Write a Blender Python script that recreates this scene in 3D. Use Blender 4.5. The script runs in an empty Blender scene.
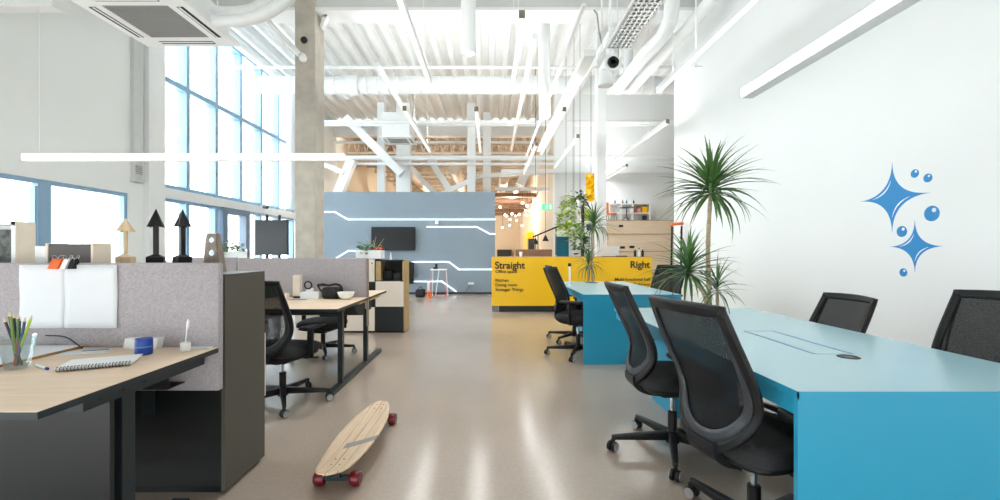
import bpy, bmesh, math, random
from mathutils import Vector, Matrix
random.seed(7)
C = bpy.context.scene.collection
PI = math.pi
def V(*a): return Vector(a)
# ------------------------------------------------------------------ materials
def lin(c):
    c = c / 255.0
    return c / 12.92 if c <= 0.04045 else ((c + 0.055) / 1.055) ** 2.4
def rgb(r, g, b): return (lin(r), lin(g), lin(b), 1)
MATS = {}
def mat(name, col, rough=0.5, metal=0.0, amt=0.06, scale=8.0, bump=0.0, emit=None, estr=0.0, coat=0.0, spec=0.5, stretch=None):
    if name in MATS: return MATS[name]
    m = bpy.data.materials.new(name); m.use_nodes = True
    nt = m.node_tree; N = nt.nodes; L = nt.links
    b = N['Principled BSDF']
    b.inputs['Roughness'].default_value = rough; b.inputs['Metallic'].default_value = metal
    b.inputs['Coat Weight'].default_value = coat; b.inputs['Specular IOR Level'].default_value = spec
    tc = N.new('ShaderNodeTexCoord'); mp = N.new('ShaderNodeMapping')
    if stretch: mp.inputs['Scale'].default_value = stretch
    no = N.new('ShaderNodeTexNoise'); no.inputs['Scale'].default_value = scale; no.inputs['Detail'].default_value = 4
    L.new(tc.outputs['Object'], mp.inputs['Vector']); L.new(mp.outputs['Vector'], no.inputs['Vector'])
    cr = N.new('ShaderNodeValToRGB')
    cr.color_ramp.elements[0].position = 0.3; cr.color_ramp.elements[1].position = 0.7
    cr.color_ramp.elements[0].color = tuple(max(0, x * (1 - amt)) for x in col[:3]) + (1,)
    cr.color_ramp.elements[1].color = tuple(min(1, x * (1 + amt)) for x in col[:3]) + (1,)
    L.new(no.outputs['Fac'], cr.inputs['Fac']); L.new(cr.outputs['Color'], b.inputs['Base Color'])
    if bump:
        bp = N.new('ShaderNodeBump'); bp.inputs['Strength'].default_value = bump; bp.inputs['Distance'].default_value = 0.01
        L.new(no.outputs['Fac'], bp.inputs['Height']); L.new(bp.outputs['Normal'], b.inputs['Normal'])
    if emit:
        b.inputs['Emission Color'].default_value = emit; b.inputs['Emission Strength'].default_value = estr
    MATS[name] = m
    return m
def mat_mix(name, col, alpha, rough=0.6, spec=0.3, weave=0):
    """a see-through material: mixes a transparent and a solid surface"""
    m = bpy.data.materials.new(name); m.use_nodes = True
    nt = m.node_tree; N = nt.nodes; L = nt.links
    b = N['Principled BSDF']; b.inputs['Base Color'].default_value = col; b.inputs['Roughness'].default_value = rough
    b.inputs['Specular IOR Level'].default_value = spec
    t = N.new('ShaderNodeBsdfTransparent'); mx = N.new('ShaderNodeMixShader'); out = N['Material Output']
    mx.inputs['Fac'].default_value = alpha
    if weave:
        tc = N.new('ShaderNodeTexCoord'); no = N.new('ShaderNodeTexNoise'); no.inputs['Scale'].default_value = weave
        ma = N.new('ShaderNodeMath'); ma.operation = 'MULTIPLY_ADD'; ma.inputs[1].default_value = 0.15; ma.inputs[2].default_value = alpha - 0.075
        L.new(tc.outputs['Object'], no.inputs['Vector']); L.new(no.outputs['Fac'], ma.inputs[0]); L.new(ma.outputs[0], mx.inputs['Fac'])
    L.new(t.outputs[0], mx.inputs[1]); L.new(b.outputs[0], mx.inputs[2]); L.new(mx.outputs[0], out.inputs['Surface'])
    MATS[name] = m
    return m
def mat_glass(name, tint=(0.93, 0.97, 0.98, 1), refl=0.08):
    m = bpy.data.materials.new(name); m.use_nodes = True
    nt = m.node_tree; N = nt.nodes; L = nt.links
    N.remove(N['Principled BSDF'])
    t = N.new('ShaderNodeBsdfTransparent'); t.inputs[0].default_value = tint
    g = N.new('ShaderNodeBsdfGlossy'); g.inputs['Roughness'].default_value = 0.05
    lw = N.new('ShaderNodeLayerWeight'); lw.inputs['Blend'].default_value = 0.25
    ma = N.new('ShaderNodeMath'); ma.operation = 'MULTIPLY_ADD'; ma.inputs[1].default_value = 0.5; ma.inputs[2].default_value = refl * .3
    mx = N.new('ShaderNodeMixShader')
    L.new(lw.outputs['Facing'], ma.inputs[0]); L.new(ma.outputs[0], mx.inputs['Fac'])
    L.new(t.outputs[0], mx.inputs[1]); L.new(g.outputs[0], mx.inputs[2]); L.new(mx.outputs[0], N['Material Output'].inputs['Surface'])
    MATS[name] = m
    return m
def mat_wood(name, c1, c2, scale=3.0, rough=0.45, stretch=(1, 12, 1)):
    m = bpy.data.materials.new(name); m.use_nodes = True
    nt = m.node_tree; N = nt.nodes; L = nt.links; b = N['Principled BSDF']; b.inputs['Roughness'].default_value = rough
    tc = N.new('ShaderNodeTexCoord'); mp = N.new('ShaderNodeMapping'); mp.inputs['Scale'].default_value = stretch
    no = N.new('ShaderNodeTexNoise'); no.inputs['Scale'].default_value = scale; no.inputs['Detail'].default_value = 6; no.inputs['Distortion'].default_value = 0.6
    cr = N.new('ShaderNodeValToRGB'); cr.color_ramp.elements[0].color = c1; cr.color_ramp.elements[1].color = c2
    cr.color_ramp.elements[0].position = 0.35; cr.color_ramp.elements[1].position = 0.65
    L.new(tc.outputs['Object'], mp.inputs['Vector']); L.new(mp.outputs['Vector'], no.inputs['Vector'])
    L.new(no.outputs['Fac'], cr.inputs['Fac']); L.new(cr.outputs['Color'], b.inputs['Base Color'])
    MATS[name] = m
    return m

WS, EXPO, WARM, UPL = 5.6, 0.76, 1.6, .92
LAMPS = [(2.4, 4.5, 3.44, 3.4, 9), (-.82, 4.4, 3.44, 3, 13), (-1.36, 8.5, 3.41, 3, 17), (-.22, 8.5, 3.41, 3, 17), (1.19, 8.5, 3.41, 3, 15), (3.15, 9.4, 3.44, 3, 11), (1.0, 11.2, 3.44, 3, 15), (3.67, 12.8, 3.44, 2, 24)]
M_wall = mat('wall_white', rgb(232, 235, 235), .7, amt=.012, scale=1.2, bump=.03)
M_wallL = mat('wall_left_panel', rgb(240, 244, 243), .6, amt=.01, scale=1.0)
M_white = mat('white_paint', rgb(236, 238, 238), .5, amt=.015, scale=5)
M_pipew = mat('white_duct', rgb(232, 235, 235), .4, amt=.03, scale=6)
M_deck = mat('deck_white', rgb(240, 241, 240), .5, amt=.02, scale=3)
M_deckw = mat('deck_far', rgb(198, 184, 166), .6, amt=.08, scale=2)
M_beamgrey = mat('beam_grey', rgb(208, 209, 208), .6, amt=.02)
M_concrete = mat('concrete', rgb(186, 180, 168), .85, amt=.14, scale=5, bump=.25)
M_beige = mat('beige_wall', rgb(234, 220, 198), .8, amt=.03, scale=1)
M_brown = mat('brown_panel', rgb(140, 104, 84), .6, amt=.1, scale=5)
M_bluewall = mat('blue_grey_wall', rgb(134, 151, 164), .55, amt=.035, scale=.8)
M_frame = mat('window_frame', rgb(142, 176, 204), .4, amt=.03)
M_framed = mat('window_frame_dark', rgb(112, 130, 148), .4, amt=.04)
M_yellow = mat('yellow_lacquer', rgb(252, 200, 2), .35, amt=.02, scale=2)
M_black = mat('black_plastic', rgb(20, 22, 23), .5, amt=.1, scale=20, spec=.35)
M_blackm = mat('black_matt', rgb(30, 32, 34), .75, amt=.15, scale=30)
M_text = mat('print_black', rgb(30, 26, 20), .6, amt=.02)
M_dark = mat('dark_laminate', rgb(26, 33, 35), .42, amt=.06, scale=3)
M_darkside = mat('dark_olive_laminate', rgb(74, 72, 65), .5, amt=.04, scale=3)
M_steel = mat('dark_steel', rgb(38, 47, 51), .4, metal=.2, amt=.05)
M_chrome = mat('chrome', rgb(205, 208, 212), .16, metal=1, amt=.02)
M_shell = mat('grey_shell', rgb(50, 54, 60), .36, amt=.03)
M_seat = mat('seat_fabric', rgb(32, 32, 34), .85, amt=.2, scale=90, bump=.15)
M_fabric = mat('divider_fabric', rgb(170, 165, 168), .95, amt=.14, scale=120, bump=.25, spec=.1)
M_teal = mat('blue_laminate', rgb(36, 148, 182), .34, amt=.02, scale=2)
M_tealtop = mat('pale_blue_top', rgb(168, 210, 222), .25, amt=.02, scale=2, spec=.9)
M_engrave = mat('blue_inlay', rgb(10, 110, 170), .4)
M_tealdoor = mat('teal_door', rgb(20, 120, 140), .5)
M_decal = mat('sticker_blue', rgb(8, 130, 196), .45, amt=.01)
M_decalw = mat('sticker_white', rgb(240, 245, 248), .45, amt=.01)
M_paper = mat('paper', rgb(222, 226, 230), .8, amt=.015, scale=6)
M_leaf = mat('leaf_green', rgb(78, 114, 60), .4, amt=.5, scale=5)
M_leafl = mat('leaf_light', rgb(168, 190, 78), .5, amt=.4, scale=9)
M_bark = mat('bark', rgb(178, 160, 132), .8, amt=.25, scale=30, bump=.4, stretch=(.3, .3, 3))
M_rim = mat('caster_rim', rgb(168, 170, 172), .3, metal=.4)
M_under = mat('under_desk_black', rgb(14, 19, 20), .4, amt=.1)
M_tread = mat('tread_gap_shadow', rgb(196, 172, 142), .6)  # darker than the ply; gap shadow along the steps put into the colour
M_trimg = mat('pale_grey_trim', rgb(206, 209, 208), .6, amt=.03)
M_soil = mat('soil', rgb(60, 48, 38), .95, amt=.3, scale=40)
M_red = mat('wheel_red', rgb(104, 14, 26), .35, amt=.05)
M_orange = mat('orange', rgb(232, 110, 50), .5)
M_pink = mat('pink', rgb(228, 140, 140), .5)
M_blue = mat('royal_blue', rgb(18, 62, 150), .4)
M_bluep = mat('print_blue', rgb(60, 130, 190), .5)
M_navy = mat('tv_black', rgb(22, 26, 32), .18, amt=.03)
M_cap = mat('light_end_cap', rgb(128, 120, 108), .5)
M_grille = mat('grille_grey', rgb(150, 150, 148), .6, amt=.03)
M_slot = mat('slot_black', rgb(30, 30, 32), .7)
M_green = mat('sign_green', rgb(60, 190, 130), .5, emit=rgb(120, 220, 170), estr=.5)
M_wax = mat('cream', rgb(226, 214, 196), .5)
M_olive = mat('olive_yellow', rgb(176, 150, 104), .5)
M_edge = mat('edge_ply', rgb(170, 130, 80), .6)
M_lamp = mat('lamp_diffuser', rgb(255, 255, 255), .5, amt=0, emit=(1, 1, .99, 1), estr=1.6)
M_lampu = mat('ceiling_lamp_diffuser', rgb(255, 255, 255), .5, amt=0, emit=(1, .99, .97, 1), estr=.35)
M_stripe = mat('led_stripe', rgb(255, 255, 255), .5, amt=0, emit=(.95, .98, 1, 1), estr=1.2)
M_warm = mat('warm_bulb', rgb(255, 235, 200), .5, amt=0, emit=(1, .84, .6, 1), estr=8)
M_screen = mat('screen_black', rgb(14, 20, 24), .35, amt=.02)
M_glass = mat_glass('window_glass')
M_cup = mat_glass('cup_glass', (.9, .95, .96, 1), .3)
M_mesh = mat_mix('chair_mesh', rgb(13, 15, 17), .93, .7, .3, 300)
M_mesh2 = mat_mix('chair_mesh_grey', rgb(90, 96, 102), .78, .5, .4, 300)
M_desk = mat_wood('desk_wood', rgb(220, 196, 168), rgb(230, 208, 182), 2.0, .45, (2, 14, 1))
M_door = mat('cream_front', rgb(226, 216, 202), .45, amt=.015)
M_ply = mat_wood('plywood_steps', rgb(236, 216, 190), rgb(244, 228, 206), 1.0, .5, (1, 1, 10))
M_woodfig = mat_wood('raw_wood', rgb(206, 180, 140), rgb(224, 200, 164), 8, .6, (4, 4, 1))
M_board = mat_wood('grey_board', rgb(132, 118, 106), rgb(150, 134, 120), 8, .6, (4, 4, 1))
# longboard deck with printed stripes and a slanted grey patch
def mat_deckboard():
    m = mat_wood('longboard_maple', rgb(208, 180, 148), rgb(222, 198, 168), 6, .4, (14, 1, 1))
    nt = m.node_tree; N = nt.nodes; L = nt.links; b = N['Principled BSDF']
    tc = N.new('ShaderNodeTexCoord'); sp = N.new('ShaderNodeSeparateXYZ'); L.new(tc.outputs['Object'], sp.inputs[0])
    prev = [l.from_socket for l in nt.links if l.to_socket == b.inputs['Base Color']][0]
    def math_(op, a, bb=None, c=None):
        n = N.new('ShaderNodeMath'); n.operation = op
        for i, v in enumerate((a, bb, c)):
            if v is None: continue
            if hasattr(v, 'is_linked'): L.new(v, n.inputs[i])
            else: n.inputs[i].default_value = v
        return n.outputs[0]
    fac = None
    for x0, w in ((0.0, .0022), (-.052, .0012), (.052, .0012)):
        f = math_('COMPARE', sp.outputs['X'], x0, w)
        fac = f if fac is None else math_('MAXIMUM', fac, f)
    mx = N.new('ShaderNodeMixRGB'); L.new(fac, mx.inputs[0]); L.new(prev, mx.inputs[1]); mx.inputs[2].default_value = rgb(150, 116, 80)
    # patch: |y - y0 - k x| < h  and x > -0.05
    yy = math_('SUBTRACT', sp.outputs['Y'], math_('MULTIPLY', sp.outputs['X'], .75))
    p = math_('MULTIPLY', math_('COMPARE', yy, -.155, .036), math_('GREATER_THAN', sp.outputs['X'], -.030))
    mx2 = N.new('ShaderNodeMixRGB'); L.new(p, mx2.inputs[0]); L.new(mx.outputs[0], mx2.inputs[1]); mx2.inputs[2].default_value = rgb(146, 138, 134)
    L.new(mx2.outputs[0], b.inputs['Base Color'])
    return m
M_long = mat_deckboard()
def mat_floor():
    m = bpy.data.materials.new('polished_concrete'); m.use_nodes = True
    nt = m.node_tree; N = nt.nodes; L = nt.links; b = N['Principled BSDF']
    tc = N.new('ShaderNodeTexCoord')
    n1 = N.new('ShaderNodeTexNoise'); n1.inputs['Scale'].default_value = .7; n1.inputs['Detail'].default_value = 5; n1.inputs['Roughness'].default_value = .5
    n2 = N.new('ShaderNodeTexNoise'); n2.inputs['Scale'].default_value = 45; n2.inputs['Detail'].default_value = 6
    for n in (n1, n2): L.new(tc.outputs['Object'], n.inputs['Vector'])
    cr = N.new('ShaderNodeValToRGB'); cr.color_ramp.elements[0].position = .2; cr.color_ramp.elements[1].position = .85
    cr.color_ramp.elements[0].color = rgb(166, 150, 136); cr.color_ramp.elements[1].color = rgb(184, 170, 156)
    L.new(n1.outputs['Fac'], cr.inputs['Fac'])
    c2 = N.new('ShaderNodeValToRGB'); c2.color_ramp.elements[0].position = .35; c2.color_ramp.elements[1].position = .6
    c2.color_ramp.elements[0].color = (.93, .93, .93, 1); c2.color_ramp.elements[1].color = (1, 1, 1, 1)
    L.new(n2.outputs['Fac'], c2.inputs['Fac'])
    mx = N.new('ShaderNodeMixRGB'); mx.blend_type = 'MULTIPLY'; mx.inputs[0].default_value = 1
    L.new(cr.outputs[0], mx.inputs[1]); L.new(c2.outputs[0], mx.inputs[2]); L.new(mx.outputs[0], b.inputs['Base Color'])
    r = N.new('ShaderNodeMapRange'); r.inputs['To Min'].default_value = .15; r.inputs['To Max'].default_value = .22
    L.new(n1.outputs['Fac'], r.inputs['Value']); L.new(r.outputs[0], b.inputs['Roughness'])
    b.inputs['Specular IOR Level'].default_value = .8
    return m
M_floor = mat_floor()

# ------------------------------------------------------------------ mesh builder
class MB:
    def __init__(s): s.bm = bmesh.new(); s.mi = 0
    def _tag(s, faces):
        for f in faces: f.material_index = s.mi
    def box(s, x0, x1, y0, y1, z0, z1, bev=0.0, rot=None, seg=2):
        b = bmesh.new()
        bmesh.ops.create_cube(b, size=1)
        for v in b.verts:
            v.co = Vector(((x0 + x1) / 2 + v.co.x * (x1 - x0), (y0 + y1) / 2 + v.co.y * (y1 - y0), (z0 + z1) / 2 + v.co.z * (z1 - z0)))
        if bev > 0: bmesh.ops.bevel(b, geom=b.edges[:], offset=bev, segments=seg, affect='EDGES', profile=.5)
        return s._merge(b, rot)
    def _merge(s, b, rot=None):
        if rot is not None:
            for v in b.verts: v.co = rot @ v.co
        mp = {v: s.bm.verts.new(v.co) for v in b.verts}
        for f in b.faces:
            try:
                nf = s.bm.faces.new([mp[v] for v in f.verts]); nf.material_index = s.mi
            except ValueError: pass
        b.free(); return s
    def bar(s, a, b, w, h, up=(0, 0, 1), w2=None, h2=None, bev=0):
        """tapered rectangular bar from a to b"""
        a = Vector(a); b = Vector(b); d = (b - a).normalized(); up = Vector(up)
        sd = d.cross(up)
        if sd.length < 1e-5: sd = Vector((1, 0, 0))
        sd.normalize(); u = sd.cross(d).normalized()
        w2 = w if w2 is None else w2; h2 = h if h2 is None else h2
        t = bmesh.new(); vs = []
        for p, ww, hh in ((a, w, h), (b, w2, h2)):
            for i, j in ((-1, -1), (1, -1), (1, 1), (-1, 1)): vs.append(t.verts.new(p + sd * i * ww / 2 + u * j * hh / 2))
        for q in ((3, 2, 1, 0), (4, 5, 6, 7), (0, 1, 5, 4), (1, 2, 6, 5), (2, 3, 7, 6), (3, 0, 4, 7)): t.faces.new([vs[k] for k in q])
        if bev: bmesh.ops.bevel(t, geom=t.edges[:], offset=bev, segments=2, affect='EDGES', profile=.5)
        return s._merge(t)
    def tube(s, pts, r, n=12, caps=True, radii=None):
        pts = [Vector(p) for p in pts]; rings = []; prev = None
        for i, p in enumerate(pts):
            if i == 0: d = pts[1] - p
            elif i == len(pts) - 1: d = p - pts[i - 1]
            else: d = (pts[i + 1] - p).normalized() + (p - pts[i - 1]).normalized()
            d.normalize()
            if prev is None:
                a = Vector((0, 0, 1)) if abs(d.z) < .9 else Vector((1, 0, 0))
                u = d.cross(a).normalized()
            else:
                u = (prev - d * prev.dot(d)).normalized()
            prev = u; w = d.cross(u); rr = radii[i] if radii else r
            rings.append([s.bm.verts.new(p + (u * math.cos(2 * PI * k / n) + w * math.sin(2 * PI * k / n)) * rr) for k in range(n)])
        for a, b in zip(rings, rings[1:]):
            for k in range(n):
                f = s.bm.faces.new((a[k], a[(k + 1) % n], b[(k + 1) % n], b[k])); f.material_index = s.mi
        if caps:
            for rg in (rings[0][::-1], rings[-1]):
                f = s.bm.faces.new(rg); f.material_index = s.mi
        return s
    def cyl(s, a, b, r, n=16, r2=None): return s.tube([a, b], r, n, True, [r, r if r2 is None else r2])
    def lathe(s, prof, c=(0, 0, 0), n=24, axis='z', closed=False):
        """prof: list of (radius, height)"""
        c = Vector(c); rings = []
        for r, h in prof:
            ring = []
            for k in range(n):
                a = 2 * PI * k / n
                p = Vector((r * math.cos(a), r * math.sin(a), h))
                if axis == 'x': p = Vector((p.z, p.x, p.y))
                if axis == 'y': p = Vector((p.y, p.z, p.x))
                ring.append(s.bm.verts.new(c + p))
            rings.append(ring)
        for a, b in zip(rings, rings[1:]):
            for k in range(n):
                f = s.bm.faces.new((a[k], a[(k + 1) % n], b[(k + 1) % n], b[k])); f.material_index = s.mi
        if not closed:
            for rg in (rings[0][::-1], rings[-1]):
                f = s.bm.faces.new(rg); f.material_index = s.mi
        return s
    def prism(s, poly, origin, ux, uy, depth):
        """extruded polygon: poly of (a,b) in plane (ux,uy), thickness along normal"""
        o = Vector(origin); ux = Vector(ux); uy = Vector(uy); n = ux.cross(uy).normalized() * depth
        A = [s.bm.verts.new(o + ux * a + uy * b) for a, b in poly]; B = [s.bm.verts.new(v.co + n) for v in A]
        k = len(A)
        fs = [s.bm.faces.new(A[::-1]), s.bm.faces.new(B)]
        for i in range(k): fs.append(s.bm.faces.new((A[i], A[(i + 1) % k], B[(i + 1) % k], B[i])))
        s._tag(fs); return s
    def grid(s, rows):
        R = [[s.bm.verts.new(Vector(p)) for p in r] for r in rows]
        for a, b in zip(R, R[1:]):
            for k in range(len(a) - 1):
                f = s.bm.faces.new((a[k], a[k + 1], b[k + 1], b[k])); f.material_index = s.mi
        return s
    def pad(s, cx, cy, w, d, z0, z1, e=4.5, n=40, rnd=.03):
        """superelliptic cushion"""
        zs = [(z0, -rnd), (z0 + .01, 0), (z1 - rnd, 0), (z1 - rnd * .4, -rnd * .35), (z1, -rnd * 1.2), (z1 + .004, -w * .28)]
        rings = []
        for z, off in zs:
            ring = []
            for k in range(n):
                t = 2 * PI * k / n; c, q = math.cos(t), math.sin(t)
                x = (w / 2 + off) * math.copysign(abs(c) ** (2 / e), c); y = (d / 2 + off) * math.copysign(abs(q) ** (2 / e), q)
                zz = z - (max(0, (y / d)) ** 2) * .09 * (1 if z > z0 + .02 else .3)
                ring.append(s.bm.verts.new((cx + x, cy + y, zz)))
            rings.append(ring)
        for a, b in zip(rings, rings[1:]):
            for k in range(n):
                f = s.bm.faces.new((a[k], a[(k + 1) % n], b[(k + 1) % n], b[k])); f.material_index = s.mi
        for rg in (rings[0][::-1], rings[-1]):
            f = s.bm.faces.new(rg); f.material_index = s.mi
        return s
    def build(s, name, mats, parent=None, smooth=35, solid=0, recalc=True, bevel=0):
        if recalc: bmesh.ops.recalc_face_normals(s.bm, faces=s.bm.faces[:])
        me = bpy.data.meshes.new(name); s.bm.to_mesh(me); s.bm.free()
        for m in (mats if isinstance(mats, (list, tuple)) else [mats]): me.materials.append(m)
        if smooth:
            for p in me.polygons: p.use_smooth = True
            me.set_sharp_from_angle(angle=math.radians(smooth))
        o = bpy.data.objects.new(name, me); C.objects.link(o)
        if parent is not None: o.parent = parent
        if solid:
            md = o.modifiers.new('thick', 'SOLIDIFY'); md.thickness = solid; md.offset = 0
        if bevel:
            md = o.modifiers.new('bev', 'BEVEL'); md.width = bevel; md.segments = 2; md.limit_method = 'ANGLE'
        return o
def tag(o, label=None, cat=None, group=None, kind=None):
    if label: o['label'] = label
    if cat: o['category'] = cat
    if group: o['group'] = group
    if kind: o['kind'] = kind
    return o
def thing(name, label, cat, loc=(0, 0, 0), rz=0, group=None):
    o = bpy.data.objects.new(name, None); C.objects.link(o); o.location = loc; o.rotation_euler = (0, 0, rz); o.empty_display_size = .05
    return tag(o, label, cat, group)
def struct(name, mb, m, parent=None, **k):
    o = mb.build(name, m, parent, **k)
    if parent is None: o['kind'] = 'structure'
    return o
def dup(root, loc, rz=0, label=None, group=None):
    kids = {}
    for o in bpy.data.objects:
        if o.parent: kids.setdefault(o.parent, []).append(o)
    def cp(o, par):
        c = o.copy(); C.objects.link(c)
        if par: c.parent = par
        for k in kids.get(o, []): cp(k, c)
        return c
    r = cp(root, None); r.location = loc; r.rotation_euler = (0, 0, rz)
    if label: r['label'] = label
    if group: r['group'] = group
    return r
B = MB
F = 440.0
def at(px, py, Y): return Vector(((px - 490) * Y / F, Y, 1.2 + (251 - py) * Y / F))
# ------------------------------------------------------------------ room shell
XL, XR, HD = -6.0, 3.6, 6.2
struct('floor', B().box(-9, 12, -3, 34, -.1, 0), M_floor, smooth=0)
# corrugated steel deck
def deck(x0, x1, y0, y1, z, per=.35, dep=.13, th=.02):
    b = B(); prof = []; x = x0
    while x < x1:
        prof += [(x, z), (x + per * .30, z), (x + per * .42, z + dep), (x + per * .88, z + dep)]; x += per
    prof.append((x, z))
    b.grid([[(p[0], y0, p[1]) for p in prof], [(p[0], y1, p[1]) for p in prof]])
    return b
c = struct('ceiling', deck(-6.3, 9.2, -3, 17.2, HD), M_deck, smooth=0, solid=.012)
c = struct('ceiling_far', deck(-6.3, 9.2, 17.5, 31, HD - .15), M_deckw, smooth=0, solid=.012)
# left wall with openings (built from solid pieces)
b = B()
b.box(XL - .3, XL, -3, 8.0, 2.16, 6.35); b.box(XL - .3, XL, -3, 8.0, 0, .75); b.box(XL - .3, XL, 7.3, 8.0, .75, 2.16)
b.box(XL - .3, XL, 8.0, 13.7, 6.0, 6.35); b.box(XL - .3, XL, 13.7, 17.3, 0, 6.35); b.box(XL - .3, XL, -3, -1.5, .75, 2.16)
struct('wall_left', b, M_wallL, smooth=0)
struct('trim_1', B().box(XL, XL + .07, 7.34, 7.52, 2.42, 6.2).box(XL, XL + .08, 7.33, 7.53, 2.36, 2.42), M_trimg, smooth=0)
struct('trim_2', B().box(XL, XL + .1, 7.62, 8.0, .0, 6.2, .006), M_white, smooth=0)
struct('trim_3', B().box(XL - .1, XL + .08, 8.0, 13.7, 2.18, 2.36, .006), M_white, smooth=0)
b = B()
for k in range(5): b.box(XL + .071, XL + .076, 7.36, 7.50, 2.5 + k * .03, 2.515 + k * .03)
struct('trim_4', b, M_grille, smooth=0)
# near strip window
w1 = B(); x0, x1 = XL - .10, XL - .02
w1.box(x0, x1, -1.5, 7.3, 2.10, 2.20).box(x0, x1, -1.5, 7.3, .75, .83)
for y in (7.27, -1.47, 1.4): w1.box(x0, x1, y - .03, y + .03, .83, 2.10)
w1.box(x0, x1, 5.86, 6.04, .83, 2.10)
w1.box(x0 + .02, x1 + .02, 5.80, 5.83, .86, 2.06)
o = struct('window_1', w1, M_frame, smooth=0)
struct('window_glass', B().box(XL - .05, XL - .04, -1.5, 7.3, .8, 2.15), M_glass, o, smooth=0)
# high curtain glazing
w2 = B()
ms = [8.03, 8.71, 9.62, 10.56, 11.5, 12.45, 13.4, 13.67]
for y in ms: w2.box(XL - .17, XL + .03, y - .05, y + .05, 2.36, 6.0)
w2.box(XL - .15, XL + .0, 8, 13.7, 2.36, 2.44).box(XL - .15, XL + .05, 8, 13.7, 5.9, 6.0).box(XL - .12, XL + .04, 8, 13.7, 4.32, 4.42)
o = struct('window_2', w2, M_frame, smooth=0)
struct('window_glass', B().box(XL - .05, XL - .04, 8, 13.7, 2.4, 5.95), M_glass, o, smooth=0)
w3 = B()
for y in (8.03, 8.71, 9.62, 11.5, 12.45, 13.4): w3.box(XL - .14, XL + .02, y - .045, y + .045, .02, 2.18)
w3.box(XL - .12, XL + .0, 8, 9.8, 2.12, 2.18).box(XL - .12, XL + .0, 10.9, 13.7, 2.12, 2.18).box(XL - .12, XL + .04, 8, 9.8, 0, .12).box(XL - .12, XL + .04, 10.9, 13.7, 0, .12)
o = struct('window_3', w3, M_frame, smooth=0)
struct('window_glass', B().box(XL - .05, XL - .04, 8, 9.8, .1, 2.15).box(XL - .05, XL - .04, 10.9, 13.7, .1, 2.15), M_glass, o, smooth=0)
d = B().box(XL - .12, XL + .06, 9.80, 9.98, 0, 2.18).box(XL - .12, XL + .06, 10.72, 10.9, 0, 2.18).box(XL - .12, XL + .06, 9.98, 10.72, 2.04, 2.18).box(XL - .12, XL + .06, 9.98, 10.72, 0, .14)
o = struct('door_1', d, M_framed, smooth=0)
struct('door_glass', B().box(XL - .05, XL - .04, 9.9, 10.8, .1, 2.1), M_glass, o, smooth=0)
struct('door_handle', B().cyl((XL + .11, 10.66, .95), (XL + .11, 10.66, 1.25), .012).bar((XL + .05, 10.66, .98), (XL + .11, 10.66, .98), .02, .02).bar((XL + .05, 10.66, 1.22), (XL + .11, 10.66, 1.22), .02, .02), M_chrome, o)
# right wall
struct('wall_right', B().box(XR, XR + .3, -3, 8.6, 0, HD), M_wall, smooth=0)

struct('wall_behind', B().box(-6.3, 3.9, -3.3, -3, .85, 6.3), M_wall, smooth=0)  # unseen wall added to cut frontal light; gap below lets sky fill in
struct('baseboard_right', B().box(XR - .015, XR, -3, 8.6, 0, .08), M_white, smooth=0)
# back white wall around the seating steps, with teal door
b = B().box(2.05, 2.12, 14.0, 14.3, 0, 6.3).box(2.5, 9.2, 14.0, 14.3, 0, 6.3).box(2.12, 2.5, 14.0, 14.3, 1.66, 6.3)
struct('wall_back', b, M_wall, smooth=0)
struct('wall_far_right', B().box(9, 9.2, 8.6, 14, 0, 6.3).box(3.9, 9, 8.5, 8.6, 0, 6.3), M_wall, smooth=0)
struct('wall_corridor', B().box(2.05, 2.3, 14.3, 31, 0, 6.2), M_beige, smooth=0)
struct('wall_far', B().box(-6.3, 2.3, 31, 31.2, 0, 6.2), M_beige, smooth=0)
struct('wall_left_far', B().box(-6.3, -6.0, 17.3, 31, 0, 6.2), M_beige, smooth=0)
o = struct('door_2', B().box(2.14, 2.48, 14.05, 14.1, 0, 1.64), M_tealdoor, smooth=0)
struct('door_frame', B().box(2.12, 2.15, 13.97, 14.1, 0, 1.66).box(2.47, 2.5, 13.97, 14.1, 0, 1.66).box(2.12, 2.5, 13.97, 14.1, 1.62, 1.66), M_tealdoor, o, smooth=0)
struct('door_handle', B().cyl((2.44, 14.02, .92), (2.38, 14.0, .92), .012), M_chrome, o)
# blue grey feature wall (free standing, screen wall)
o = struct('wall_feature', B().box(-5.35, .14, 12.3, 12.55, 0, 2.85), M_bluewall, smooth=0)
struct('baseboard_feature', B().box(-5.35, .14, 12.28, 12.3, 0, .05), M_dark, smooth=0)
def stripe(pts, w=.024):
    b = B(); P = [at(x, y, 12.283) for x, y in pts]
    for a, c in zip(P, P[1:]):
        d = (c - a).normalized() * w * .3
        b.bar(a - d, c + d, .03, w)
    return b
ST = [([(323, 212), (335, 212), (348, 219.5), (495, 219.5)], 'upper white light line stepping down at its left end across the blue-grey wall'),
      ([(427, 227), (477, 227), (490, 234), (495, 234)], 'short white light line right of the wall screen, dipping at its right end'),
      ([(330, 262), (348, 251), (372, 251)], 'white light line rising behind the white planter on the blue-grey wall'),
      ([(412, 262), (449, 262), (459, 269.5), (495, 269.5)], 'low white light line stepping down toward the yellow counter'),
      ([(409, 281.5), (442, 281.5), (456, 291.5)], 'lowest white light line sloping down to the floor by the small table')]
for pts, lab in ST: tag(stripe(pts).build('light_strip', M_stripe, smooth=0), lab, 'light strip', 'white light lines on the blue-grey wall')
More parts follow.
